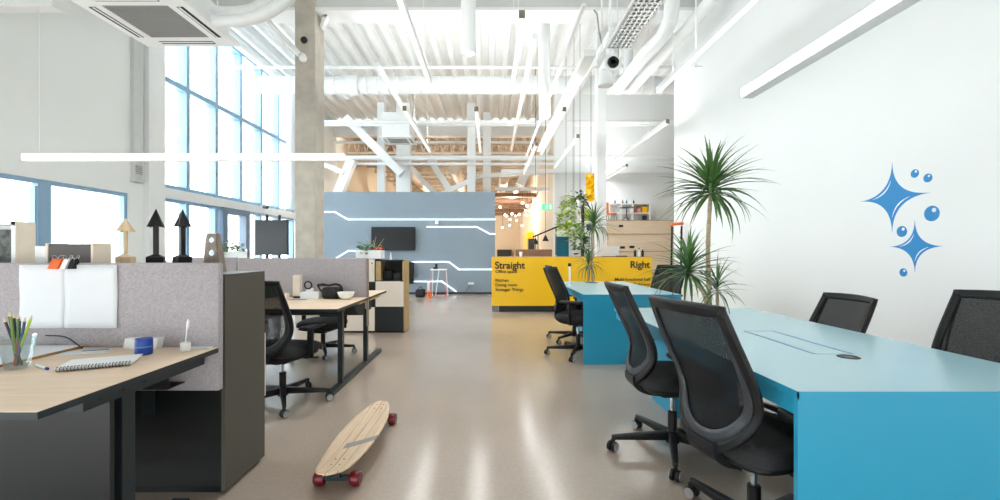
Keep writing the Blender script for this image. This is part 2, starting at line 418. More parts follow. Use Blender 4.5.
# ------------------------------------------------------------------ concrete column
b = B().box(-3.24, -2.90, 7.30, 7.70, 0, 6.2, .012)
col = b.build('concrete_column', M_concrete, thing('concrete_column', 'tall bare grey concrete column rising behind the desks', 'column'), smooth=0)
col.name = 'shaft'; colp = col.parent; colp['kind'] = 'structure'
colp.name = 'concrete_column'
h = at(304, 40, 7.29); B().cyl(h + V(0, .02, 0), h + V(0, -.012, 0), .055, 20).build('hole', M_slot, colp)
h = at(303, 58, 7.25); B().lathe([(.02, -.07), (.05, -.05), (.065, 0), (.05, .05), (.02, .08)], h, 12).build('plaster_patch', M_white, colp)
# ------------------------------------------------------------------ beams
def ibeam(x0, x1, y, zb, h, fw, name, label, web=M_beamgrey):
    t = thing(name, label, 'beam', (0, 0, 0)); t['kind'] = 'structure'
    B().box(x0, x1, y, y + fw, zb, zb + .05).build('flange', M_white, t, smooth=0)
    B().box(x0, x1, y + .03, y + fw - .03, zb + .05, zb + h).build('web', web, t, smooth=0)
    return t
ibeam(-5.85, 3.59, 7.31, 5.2, .98, .42, 'ceiling_beam', 'deep grey and white beam crossing the top of the hall')
ibeam(-5.99, 8.9, 16.85, 5.62, .6, .35, 'ceiling_beam', 'far white beam where the deck ends above the trusses', M_white)
# big ribbed duct across
t = thing('ceiling_duct', 'large ribbed white duct crossing under the roof deck', 'duct')
b = B(); prof = []
n = 46; X0, X1 = -5.8, 6.5
for i in range(n):
    x = X0 + (X1 - X0) * i / n
    prof += [(.232, x), (.232, x + .02), (.222, x + .03), (.222, x + .25)]
b.lathe(prof, (0, 11.2, 5.42), 24, 'x').build('duct', M_pipew, t, smooth=25)
b = B().tube([(-5.8, 9.9, 5.33), (6, 9.9, 5.33)], .035, 10)
tag(b.build('ceiling_pipe', M_pipew), 'thin white pipe crossing just in front of the large ribbed duct', 'pipe')
# joint collar
B().lathe([(.25, -.12), (.25, .12)], (-3.45, 11.2, 5.42), 24, 'x').build('collar', M_white, t)
# ------------------------------------------------------------------ trusses and posts beyond the feature wall
YT = 14.0
def wp(x, y, Y=YT): return at(x, y, Y)
pst = [((396, 410), 'wide white post rising behind the blue-grey wall above the wall screen', 14.2, 6.0),
       ((377, 384), 'narrow white post just left of the wide post', 14.2, 6.0),
       ((467, 475.5), 'white post over the right half of the blue-grey wall', 14.2, 6.0),
       ((483, 491), 'white post nearest the right end of the blue-grey wall', 15.2, 6.0)]
for (a, c_), lab, Y, zt in pst:
    p0, p1 = at(a, 0, Y).x, at(c_, 0, Y).x
    tag(B().box(p0, p1, Y, Y + .25, 0, zt, .01).build('white_post', M_white, smooth=0), lab, 'post', 'white steel posts')
t = thing('roof_truss', 'white steel truss of pipes and diagonals above the blue-grey wall', 'truss'); t['kind'] = 'structure'
B().tube([at(325, 158, YT), at(730, 158, YT)], .08, 12).build('chord', M_white, t)
B().tube([at(345, 164, YT), at(560, 164, YT)], .045, 10).build('chord', M_white, t)
for (x0, y0, x1, y1, w, Y) in [(346, 118, 402, 174, .26, 13.9), (352, 160, 336, 200, .27, 13.8), (430, 160, 453, 195, .2, 15), (410, 166, 436, 195, .16, 15), (440, 195, 480, 176, .15, 14.6), (480, 176, 560, 171, .13, 14.6),
                               (560, 130, 532, 172, .18, 15), (532, 160, 520, 185, .3, 15.5), (325, 165, 344, 173, .14, 13.2)]:
    B().bar(at(x0, y0, Y), at(x1, y1, Y), w, w).build('diagonal', M_white, t, smooth=0)
B().box(at(495, 0, 15.3).x, 2.2, 15.3, 15.4, at(0, 190.5, 15.3).z, at(0, 187, 15.3).z).build('tie_bar', M_white, t, smooth=0)
B().box(at(500, 0, 15.6).x, 8.5, 13.85, 13.95, at(0, 173, 13.9).z, at(0, 169.5, 13.9).z).build('tie_bar', M_white, t, smooth=0)
tag(B().box(at(597, 0, 10.1).x, at(606.5, 0, 10.1).x, 10.1, 10.35, 0, 6.2, .01).build('white_post', M_white, smooth=0), 'white post behind the palm at the yellow counter', 'post', 'white steel posts')
# far joists + ducts in warm hall
for k in range(9):
    Y = 18.2 + k * 1.45
    j = thing('ceiling_joist', 'warm-lit open web roof joist in the far hall', 'joist', (0, Y, 0), 0, 'roof joists in the far hall'); j['kind'] = 'structure'
    b = B().box(-5.9, 2.0, -.05, .05, 5.9, 6.0).box(-5.9, 2.0, -.05, .05, 5.2, 5.28)
    for i in range(20):
        x = -5.9 + i * .395; b.bar((x, 0, 5.24), (x + .2, 0, 5.95), .04, .04).bar((x + .2, 0, 5.95), (x + .395, 0, 5.24), .04, .04)
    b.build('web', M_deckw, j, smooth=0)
for i, (x, z, r) in enumerate([(.6, 4.3, .22), (1.2, 4.0, .13), (-1.5, 4.6, .25), (-3.4, 4.5, .2)]):
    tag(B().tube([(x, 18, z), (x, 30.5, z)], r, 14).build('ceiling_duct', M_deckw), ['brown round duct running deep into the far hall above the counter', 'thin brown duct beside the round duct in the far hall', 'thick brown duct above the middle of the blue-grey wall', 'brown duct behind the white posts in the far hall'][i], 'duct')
for i in range(5):
    Y = 19 + i * 2.4
    tag(B().box(-5.9, 2.0, Y, Y + .5, 3.55, 3.7).build('ceiling_raft', M_brown, smooth=0), 'brown suspended ceiling strip in the far hall', 'ceiling strip', 'suspended strips in the far hall')
random.seed(3)
for i in range(22):
    Y = random.uniform(16.5, 28); px = random.uniform(499, 536); x = (px - 490) * Y / F
    z = random.uniform(2.5, 3.3)
    g = thing('pendant_lamp', 'small glowing warm pendant in the far corridor', 'lamp', (x, Y, z), 0, 'warm pendants in the far corridor')
    B().lathe([(.02, .05), (.05, .02), (.055, -.03), (.02, -.05)], (0, 0, 0), 10).build('bulb', M_warm, g)
    B().cyl((0, 0, .06), (0, 0, 3.5 - z + .1), .008, 6).build('cord', M_black, g)
# items down the corridor
tag(B().box(.5, 1.5, 30.5, 30.9, 0, 1.3, .01).build('dark_cabinet', M_dark, smooth=0), 'dark low cabinet against the far corridor end', 'cabinet')
b = thing('yellow_door_panel', 'tall yellow panel standing along the far corridor wall', 'panel')
B().box(1.75, 2.0, 20.5, 22.6, 0, 2.1, .01).build('panel', M_yellow, b, smooth=0)
tag(B().box(1.72, 1.98, 19.6, 20.2, 0, 1.75, .01).build('grey_locker', M_shell, smooth=0), 'narrow grey locker beside the yellow panel in the corridor', 'locker')
tag(B().box(.62, 1.5, 10.6, 11.0, 0, 1.24, .01).build('brown_counter', M_brown, smooth=0), 'low brown partition just behind the yellow counter', 'partition')
t = thing('handrail', 'dark slanting handrail on the wall behind the counter', 'handrail')
B().tube([at(533, 237, 13.0), at(566, 223, 13.0)], .022, 8).build('rail', M_black, t)
B().cyl(at(538, 235, 13.0), at(538, 255, 13.0), .015, 8).build('post', M_black, t); B().cyl(at(556, 227.5, 13.0), at(556, 255, 13.0), .015, 8).build('post', M_black, t)
for k, px in enumerate((535.5, 545.5)):
    p = at(px, 243 - k * 3, 12)
    g = thing('pendant_lamp', ['small black cone lamp left of its twin behind the counter', 'small black cone lamp right of its twin behind the counter'][k], 'lamp', p, 0, 'black cone lamps')
    B().lathe([(.015, .13), (.03, .10), (.085, -.02), (.08, -.03)], (0, 0, 0), 14).build('lamp_shade', M_black, g); B().cyl((0, 0, .12), (0, 0, 6.2 - p.z), .006, 6).build('cord', M_black, g)
# exit sign
p = at(547, 207, 11.5)
g = thing('exit_sign', 'green emergency exit sign hanging by the corridor', 'sign', p)
B().box(-.14, .14, -.02, .02, -.08, .08, .004).build('panel', M_green, g, smooth=0)
b = B(); b.lathe([(.016, -.004), (.016, .004)], (.0, -.024, .045), 12, 'y')
b.bar((0, -.024, .03), (-.01, -.024, -.015), .008, .03, (1, 0, 0)).bar((-.01, -.024, -.015), (.03, -.024, -.05), .006, .014, (1, 0, 0)).bar((-.01, -.024, -.015), (-.04, -.024, -.05), .006, .014, (1, 0, 0)).bar((0, -.024, .02), (.035, -.024, .0), .006, .012, (1, 0, 0)).bar((0, -.024, .02), (-.035, -.024, .01), .006, .012, (1, 0, 0))
b.box(.06, .12, -.026, -.021, -.06, .06)
b.build('pictogram', M_decalw, g, smooth=0); B().cyl((0, 0, .09), (0, 0, 6.2 - p.z), .008, 6).build('rod', M_white, g)
# ------------------------------------------------------------------ ceiling lights
def linear(name, a, c, label, w=.06, h=.075, cables=(.3, .85), ztop=6.18, m=M_lampu, grp='long linear ceiling lights', side=False):
    a = Vector(a); c = Vector(c); L_ = (c - a).length; rz = math.atan2(c.y - a.y, c.x - a.x)
    t = thing(name, label, 'light', a, rz, grp)
    B().box(.004, L_ - .004, -w / 2, w / 2, .012 if not side else .0, h, .003).build('housing', M_white, t, smooth=0)
    if side:
        B().box(.006, L_ - .006, -w / 2 - .006, -w / 2, .006, h - .006).build('diffuser', m, t, smooth=0)
        B().box(.006, L_ - .006, w / 2, w / 2 + .006, .006, h - .006).build('diffuser', m, t, smooth=0)
    else: B().box(.006, L_ - .006, -w / 2 + .006, w / 2 - .006, 0, .012).build('diffuser', m, t, smooth=0)
    for e in (0, L_): B().box(e - .004, e + .004, -w / 2 - .001, w / 2 + .001, 0, h + .002).build('end_cap', M_cap if grp else M_white, t, smooth=0)
    for f in cables: B().cyl((L_ * f, 0, h), (L_ * f, 0, ztop - a.z), .003, 6).build('suspension_cable', M_white, t)
    return t
linear('pendant_light', (-4.60, 4.35, 2.09), (-1.44, 4.35, 2.09), 'long glowing white bar light hanging across the left side of the room', .06, .07, (.047, ), 3.594, M_lamp, None, True)
linear('pendant_light', (1.55, -.2, 2.12), (1.55, 2.65, 2.12), 'long white bar light hanging above the near blue table', .07, .06, (.12,), 6.18, M_lamp, None, True)
LL = [((2.4, 2.8, 3.46), (2.4, 6.3, 3.46), 'long white ceiling light running beside the right wall'),
      ((-.82, 2.8, 3.46), (-.82, 5.9, 3.46), 'slim white ceiling light left of the round hanging tube'),
      ((-1.36, 7.0, 3.43), (-1.36, 10, 3.43), 'slim ceiling light whose brown end shows left above the wall screen'),
      ((-.22, 7.03, 3.43), (-.22, 10, 3.43), 'slim ceiling light whose brown end shows near the ceiling centre'),
      ((.32, 4.4, 3.53), (.32, 6.2, 3.53), 'nearest slim ceiling light right of the round hanging tube, brown end up high'),
      ((1.19, 7.03, 3.43), (1.19, 10.2, 3.43), 'slim ceiling light just right of the second hanging tube'),
      ((3.15, 7.8, 3.46), (3.15, 11, 3.46), 'slim ceiling light whose brown end shows beside the right wall edge'),
      ((3.67, 11.8, 3.46), (3.67, 15 - 1.2, 3.46), 'far white ceiling light above the wooden seating steps'),
      ((1.76, 8.8, 3.46), (1.76, 12, 3.46), 'slim ceiling light seen over the hanging green plants'),
      ((1.0, 9.46, 3.46), (1.0, 13, 3.46), 'far slim ceiling light over the left part of the yellow counter')]
for a, c_, lab in LL: linear('ceiling_light', a, c_, lab)
# hanging tubes
for (px, Y, zb, lab) in [(468.5, 6.3, 4.02, 'white round tube hanging from the roof near the image centre'), (544.5, 8.0, 3.62, 'lower white round tube hanging right of the first tube')]:
    x = (px - 490) * Y / F
    t = thing('hanging_tube_light', lab, 'light', (x, Y, zb), 0, 'round hanging tubes')
    B().lathe([(.08, .03), (.10, 0), (.105, .02), (.105, 6.15 - zb)], (0, 0, 0), 24).build('tube', M_white, t); B().lathe([(.0, .012), (.078, .012), (.078, .028)], (0, 0, 0), 24, closed=True).build('lens', M_lampu, t)
# cable tray
t = thing('cable_tray', 'perforated white cable tray running along the ceiling right of centre', 'cable tray')
x0, x1, y0, y1, z = 1.62, 1.93, 3.6, 6.05, 3.98
b = B()
for k in range(6):
    xx = x0 + (x1 - x0) * k / 5; b.box(xx - .018, xx + .018, y0, y1, z, z + .006)
yy = y0
while yy < y1: b.box(x0, x1, yy, yy + .045, z, z + .006); yy += .085
b.build('tray_floor', M_white, t, smooth=0)
B().box(x0 - .02, x0 - .012, y0, y1, z, z + .06).build('side_rail', M_white, t, smooth=0); B().box(x1 + .012, x1 + .02, y0, y1, z, z + .06).build('side_rail', M_white, t, smooth=0)
for yy in (4.2, 5.6): B().cyl((x0, yy, z + .05), (x0, yy, 6.18), .008, 6).cyl((x1, yy, z + .05), (x1, yy, 6.18), .008, 6).build('hanger', M_white, t)
tag(B().box(1.3, 1.47, 6.1, 12.0, 3.9, 4.0, .01).build('ceiling_trunking', M_white, smooth=0), 'wide white trunking continuing behind the perforated tray', 'trunking')
tag(B().box(1.05, 1.09, 5.0, 13, 3.98, 4.02).build('ceiling_rail', M_white, smooth=0), 'narrow white rail left of the wide trunking', 'rail')
# ceiling speaker/camera
t = thing('ceiling_projector', 'white ceiling projector with round black lens at the end of the cable tray', 'projector', at(612, 64, 6.2))
B().lathe([(.05, .0), (.11, .0), (.13, .05), (.13, .28), (.08, .34)], (0, -.05, 0), 24, 'y').build('body', M_white, t)
B().lathe([(.035, -.03), (.075, -.03), (.08, .0)], (0, -.05, 0), 24, 'y').build('lens_ring', M_black, t); B().lathe([(.0, -.01), (.034, -.01), (.034, .01)], (0, -.07, 0), 20, 'y').build('lens', M_white, t)
B().lathe([(.06, -.30), (.105, -.29), (.095, -.1), (.06, -.06)], (-.08, .05, 0), 20).build('lower_can', M_white, t)
B().cyl((0, .1, .1), (0, .1, 6.15 - at(612, 64, 6.2).z), .02, 8).build('rod', M_white, t)
# loops of cable left of tray
t = B().tube([at(594, 10, 6), at(597, 14, 6), at(599, 30, 6), at(602, 45, 6)], .012, 8)
tag(t.build('hanging_cable', M_grille), 'thin grey cable drooping left of the cable tray', 'cable')
tag(B().cyl(at(602, 0, 6), at(602, 50, 6), .014, 8).build('ceiling_conduit', M_white), 'thin white vertical conduit left of the cable tray', 'conduit')
# pipes on right
tag(B().tube([(2.82, 6.8, 6.15), (2.82, 6.8, 5.1), (2.81, 6.85, 4.8), (2.78, 7.1, 4.65), (2.7, 7.6, 4.62), (2.7, 9.3, 4.62), (2.7, 9.5, 4.7), (2.7, 9.6, 4.9), (2.7, 9.6, 6.15)], .115, 16).build('ceiling_pipe', M_pipew), 'thick white pipe dropping and bending away beside the right wall', 'pipe')
tag(B().tube([(3.38, 5.2, 5.9), (3.36, 5.8, 5.4), (3.3, 6.4, 4.95), (3.1, 7.0, 4.68), (2.98, 8.0, 4.6), (2.98, 9.2, 4.6), (2.98, 9.4, 4.7), (2.98, 9.5, 4.9), (2.98, 9.5, 6.15)], .1, 16).build('ceiling_pipe', M_pipew), 'curved white pipe between the thick pipe and the right wall', 'pipe')
tag(B().tube([(2.62, 5.6, 3.55), (2.62, 5.6, 6.1)], .012, 8).bar((2.60, 5.6, 3.55), (2.70, 5.6, 3.55), .02, .01).build('ceiling_light_bracket', M_white), 'thin white rod holding the long light beside the right wall', 'bracket')
for k, (x, z, r) in enumerate([(-2.0, 4.5, .05), (.8, 5.0, .06), (2.2, 5.2, .05)]):
    tag(B().tube([(x, 7.8, z), (x, 16.6, z)], r, 10).build('ceiling_pipe', M_pipew), ['white pipe running away above the planter side of the room', 'white pipe running away above the blue-grey wall end', 'white pipe running away above the seating steps'][k], 'pipe')
for k, Y in enumerate((12.6, 13.4, 16.2)):
    tag(B().tube([(-5.8, Y, 4.9 + k * .15), (6.5, Y, 4.9 + k * .15)], .05, 10).build('ceiling_pipe', M_pipew), ['nearest thin cross pipe behind the ribbed duct', 'second thin cross pipe behind the ribbed duct', 'farthest thin cross pipe below the far beam'][k], 'pipe')
# left glazing pipes
tag(B().tube([(-5.72, 5.5, 5.93), (-5.72, 12.45, 5.93), (-5.70, 12.6, 5.8), (-5.7, 12.6, 2.4)], .13, 16).build('ceiling_pipe', M_pipew), 'thick white pipe running along the top of the tall glazing', 'pipe')
for k, (x, z) in enumerate(((-5.2, 5.8), (-4.7, 5.8), (-4.2, 5.75))):
    tag(B().tube([(x, 5.5, z), (x, 13, z)], .09, 14).build('ceiling_pipe', M_pipew), ['first inner white pipe beside the thick glazing pipe', 'middle one of the white pipes running left of the column', 'white pipe nearest the concrete column on its left'][k], 'pipe')
tag(B().tube([at(262, 15, 7.1), at(300, 55, 7.25)], .045, 12).build('conduit', M_white), 'white conduit running diagonally onto the concrete column', 'conduit')
t = thing('column_bracket', 'small white bracket fixed high on the right of the column', 'bracket')
B().bar(at(316, 12, 7.5), at(328, 18, 7.5), .12, .05).build('arm', M_white, t, smooth=0); B().bar(at(328, 14, 7.5), at(322, 29, 7.5), .12, .05).build('plate', M_white, t, smooth=0)
# ------------------------------------------------------------------ AC cassettes
def cassette(loc, s, label, body=.28):
    t = thing('ceiling_air_conditioner', label, 'air conditioner', loc, 0, 'ceiling air conditioners')
    h = s / 2
    B().box(-h * .86, h * .86, -h * .86, h * .86, .045, body, .01).build('body', M_white, t, smooth=0)
    b = B(); i = h * .60
    b.box(-h, h, -h, -i, 0, .045, .006).box(-h, h, i, h, 0, .045, .006).box(-h, -i, -i, i, 0, .045, .006).box(i, h, -i, i, 0, .045, .006)
    b.build('panel', M_white, t, smooth=0)
    b = B(); b.box(-i, i, -i, i, .02, .03)
    for k in range(22): yy = -i + (k + .5) * 2 * i / 22; b.box(-i, i, yy - .006, yy + .006, .004, .02)
    b.build('intake_grille', M_grille, t, smooth=0)
    for k in range(4):
        R = Matrix.Rotation(k * PI / 2, 3, 'Z')
        B().box(-i * .95, i * .95, h * .74, h * .86, -.002, .004, 0, R).build('outlet_slot', M_slot, t, smooth=0)
        B().box(-i * .93, i * .93, h * .765, h * .80, -.006, 0, 0, R).build('louvre', M_white, t, smooth=0)
    for sx in (-1, 1):
        B().cyl((sx * h * .7, h * .7, body), (sx * h * .7, h * .7, 6.15 - loc[2]), .006, 6).cyl((sx * h * .7, -h * .7, body), (sx * h * .7, -h * .7, 6.15 - loc[2]), .006, 6).build('hanger', M_white, t)
    return t
cassette((-3.12, 4.15, 3.35), .97, 'large square ceiling air conditioner with grey grille at upper left')
cassette((-2.76, 13.3, 4.52), .95, 'far small ceiling air conditioner above the wide white post', .75)
t = thing('duct_box', 'white duct box in the upper left corner of the room', 'duct')
B().box(-5.9, -4.27, 4.30, 4.44, 3.595, 4.2, .008).build('box', M_white, t, smooth=0); B().cyl((-5, 4.37, 4.2), (-5, 4.37, 6.15), .01, 6).cyl((-4.4, 4.37, 4.2), (-4.4, 4.37, 6.15), .01, 6).build('hanger', M_white, t)
def crv(pts, n=8):
    """Catmull-Rom through points"""
    P = [Vector(p) for p in pts]; P = [P[0] * 2 - P[1]] + P + [P[-1] * 2 - P[-2]]; out = []
    for i in range(1, len(P) - 2):
        for k in range(n):
            t = k / n; a, b_, c, d = P[i - 1], P[i], P[i + 1], P[i + 2]
            out.append(.5 * ((2 * b_) + (c - a) * t + (2 * a - 5 * b_ + 4 * c - d) * t * t + (3 * b_ - a - 3 * c + d) * t ** 3))
    out.append(P[-2]); return out
tag(B().tube(crv([at(213, 11, 4.3), at(232, 12, 4.3), at(255, 8, 4.3), at(275, -8, 4.3), at(300, -40, 4.4)]), .05, 14).build('insulated_pipe', M_pipew), 'upper of the two curved white pipes leaving the air conditioner', 'pipe', 'insulated pipes')
tag(B().tube(crv([at(214, 21, 4.2), at(240, 21, 4.2), at(265, 14, 4.2), at(290, -4, 4.2), at(312, -40, 4.4)]), .055, 14).build('insulated_pipe', M_pipew), 'lower of the two curved white pipes leaving the air conditioner', 'pipe', 'insulated pipes')
# ------------------------------------------------------------------ office chair
def prof_y(z):
    K = [(.44, -.235), (.50, -.245), (.56, -.235), (.64, -.215), (.72, -.24), (.82, -.29), (.92, -.335), (1.04, -.385)]
    if z <= K[0][0]: return K[0][1]
    for (a, ya), (b_, yb) in zip(K, K[1:]):
        if z <= b_:
            t = (z - a) / (b_ - a); return ya + (yb - ya) * t
    return K[-1][1]
def smoothy(z):
    z += .03
    return sum(prof_y(z + d) for d in (-.03, -.015, 0, .015, .03)) / 5
def BP(x, z, off=0): return (x, smoothy(z) + off + .95 * x * x, z)
def halfcurve(pts, n):
    """resample a polyline (x,z) smoothly into n points"""
    P = crv([(a, 0, c) for a, c in pts], 6); D = [0]
    for a, c in zip(P, P[1:]): D.append(D[-1] + (c - a).length)
    out = []
    for k in range(n):
        s = D[-1] * k / (n - 1)
        for i in range(len(D) - 1):
            if D[i + 1] >= s - 1e-9: break
        t = (s - D[i]) / max(1e-9, D[i + 1] - D[i]); q = P[i].lerp(P[i + 1], t); out.append((max(0, q.x) if k == 0 else q.x, q.z))
    return out
NN = 26
OUT = halfcurve([(0, .415), (.06, .425), (.13, .468), (.19, .54), (.218, .64), (.226, .77), (.220, .89), (.210, 1.005)], NN)
INN = halfcurve([(0, .505), (.05, .512), (.115, .552), (.160, .63), (.180, .75), (.184, .87), (.180, .975)], NN)
def mirrorline(L_): return [(-x, z) for x, z in reversed(L_)] + L_[1:]
def make_chair():
    t = thing('office_chair', 'x', 'chair')
    # mid line between the black rim and the grey shell
    MID = []
    for k, ((ox, oz), (ix, iz)) in enumerate(zip(OUT, INN)):
        s = k / (NN - 1); w = .80 - .55 * 0 if s < .3 else .80
        w = .45 if s < .45 else .45 + (s - .45) / .55 * .47   # share of the width that is black
        MID.append((ox + (ix - ox) * w, oz + (iz - oz) * w))
    def strip(A, D, off, n=3):
        rows = []
        for (ax, az), (dx, dz) in zip(mirrorline(A), mirrorline(D)):
            rows.append([BP(ax + (dx - ax) * j / n, az + (dz - az) * j / n, off) for j in range(n + 1)])
        return rows
    b = B().grid(strip(OUT, MID, 0)); top = []
    for j in range(4):
        row = []
        for i in range(17):
            u = -1 + i / 8; zt = 1.005 + .006 * (1 - u * u); zb = .97; z = zb + (zt - zb) * j / 3
            row.append(BP(u * .210, z))
        top.append(row)
    b.grid(top)
    b.build('backrest_frame', M_black, t, solid=.022)
    tag(B().grid(strip([(x, z) for x, z in MID], INN, -.004)).build('lumbar_shell', M_shell, t, solid=.014), 'grey plastic lumbar shell')
    rows = []
    for k in range(NN):
        x, z = INN[k][0], INN[k][1]
        if k == 0: x = .001
        rows.append([BP(x * 1.05 * (-1 + i / 5), z, .004) for i in range(11)])
    B().grid(rows).build('mesh_panel', M_mesh, t)
    # spine bar under seat
    b = B()
    pth = crv([(0, -.248, .47), (0, -.24, .42), (0, -.19, .385), (0, -.10, .37), (0, .06, .37)], 6)
    for a, c in zip(pth, pth[1:]): b.bar(a, c + (c - a) * .05, .15, .028, (1, 0, 0) if False else (0, .3, 1))
    b.build('back_support', M_black, t, smooth=60)
    B().pad(0, .01, .48, .47, .42, .495).build('seat', M_seat, t, smooth=50)
    B().pad(0, .01, .44, .43, .395, .425, rnd=.01).build('seat_pan', M_black, t, smooth=50)
    B().box(-.09, .09, -.10, .12, .345, .40, .02).cyl((.09, .05, .375), (.24, .06, .375), .008, 8).box(.22, .27, .045, .075, .368, .382, .005).build('tilt_mechanism', M_black, t)
    for sx in (-1, 1):
        a = B().bar((sx * .10, -.02, .40), (sx * .25, -.02, .40), .06, .02).bar((sx * .25, -.02, .395), (sx * .262, -.03, .62), .055, .022, (0, 1, 0), .05, .022, .006)
        a.build('armrest_post', M_black, t)
        B().box(sx * .262 - .04, sx * .262 + .04, -.13, .13, .62, .648, .012, seg=3).build('arm_pad', M_black, t)
    B().cyl((0, 0, .20), (0, 0, .36), .013, 16).build('gas_cylinder', M_chrome, t)
    B().lathe([(.03, .055), (.038, .06), (.036, .12), (.026, .13), (.026, .24), (.022, .245)], (0, 0, 0), 20).build('column_sleeve', M_black, t)
    for k in range(5):
        a = 2 * PI * k / 5; R = Matrix.Rotation(a, 3, 'Z')
        b = B().bar(R @ V(.025, 0, .10), R @ V(.358, 0, .083), .048, .05, (0, 0, 1), .028, .026, .006)
        b.cyl(R @ V(.350, 0, .095), R @ V(.350, 0, .062), .010, 10)
        lg = b.build('leg', M_black, t)
        b = B(); c0 = V(.328, 0, .030); Q = Matrix.Rotation(a + [.5, 1.9, -.8, 1.2, 2.6][k], 3, 'Z')
        ctr = R @ V(.355, 0, .030)
        for sgn in (-1, 1):
            b.mi = 0
            p = [(.0, -.011), (.022, -.011), (.028, -.007), (.029, .0), (.028, .007), (.022, .011), (.0, .011)]
            bb = MB(); bb.lathe(p, (0, 0, 0), 18, 'x', True)
            for v in bb.bm.verts: v.co = Q @ (v.co + V(sgn * .016, 0, 0)) + ctr
            b._merge(bb.bm)
            b.mi = 1
            bb = MB(); bb.lathe([(.020, sgn * .0115), (.0245, sgn * .0095), (.0245, sgn * .0125), (.020, sgn * .0125)], (0, 0, 0), 18, 'x')
            for v in bb.bm.verts: v.co = Q @ (v.co + V(sgn * .016, 0, 0)) + ctr
            nf = len(b.bm.faces); b._merge(bb.bm)
        b.mi = 0
        b.tube([ctr + Q @ V(0, -.012, .030), ctr + V(0, 0, .034)], .012, 8)
        b.build('caster', [M_black, M_rim], lg, recalc=False)
    return t
proto = make_chair()
UP = ('backrest_frame', 'lumbar_shell', 'mesh_panel', 'back_support', 'seat', 'seat_pan', 'tilt_mechanism', 'armrest_post', 'arm_pad')
def stem_(n): return n.split('.')[0]
used = [False]
def chair(x, y, face, label, base=0.0, dz=0, arms=True, grp=None):
    """face: heading of the sitter in degrees, 0 = +X; base: heading of one leg in degrees"""
    rz = math.radians(face - 90)
    r = dup(proto, (x, y, 0), rz, label, grp)
    for o in list(bpy.data.objects):
        if o.parent == r:
            s_ = stem_(o.name)
            if s_ in UP:
                o.location.z = dz
                if not arms and s_ in ('armrest_post', 'arm_pad'): bpy.data.objects.remove(o)
            elif s_ == 'leg':
                o.rotation_euler.z = math.radians(base) - rz
    return r
chair(1.08, 1.80, 14, 'nearest black mesh chair at the near blue table, its back largest in the foreground', 34, .0)
chair(1.09, 2.63, 0, 'black mesh chair just behind the nearest one, left of the near blue table', 34, .0)
chair(1.015, 5.07, -28, 'nearer of two black chairs left of the far blue table', 32, .0)
chair(1.13, 5.91, 0, 'farther of two black chairs left of the far blue table', 10, .0)
chair(2.17, 5.75, 215, 'black chair half hidden by palm leaves on the right of the far blue table', 20, .0)
chair(2.04, 2.92, 180, 'black mesh chair across the near blue table, fully visible back against the white wall', 30, -.10)
chair(2.06, 1.93, 194, 'black mesh chair across the near blue table cut by the right picture edge', 30, -.0)
chair(-1.64, 3.48, 80, 'black chair with grey-hubbed casters at the second desk beside the dark cabinet', -63, -.02)
chair(-1.95, 5.14, 262, 'black chair tucked under the far side of the double desk', -65, -.09)
# remove the prototype
def kill(o):
    for c_ in [k for k in bpy.data.objects if k.parent == o]: kill(c_)
    bpy.data.objects.remove(o)
kill(proto)
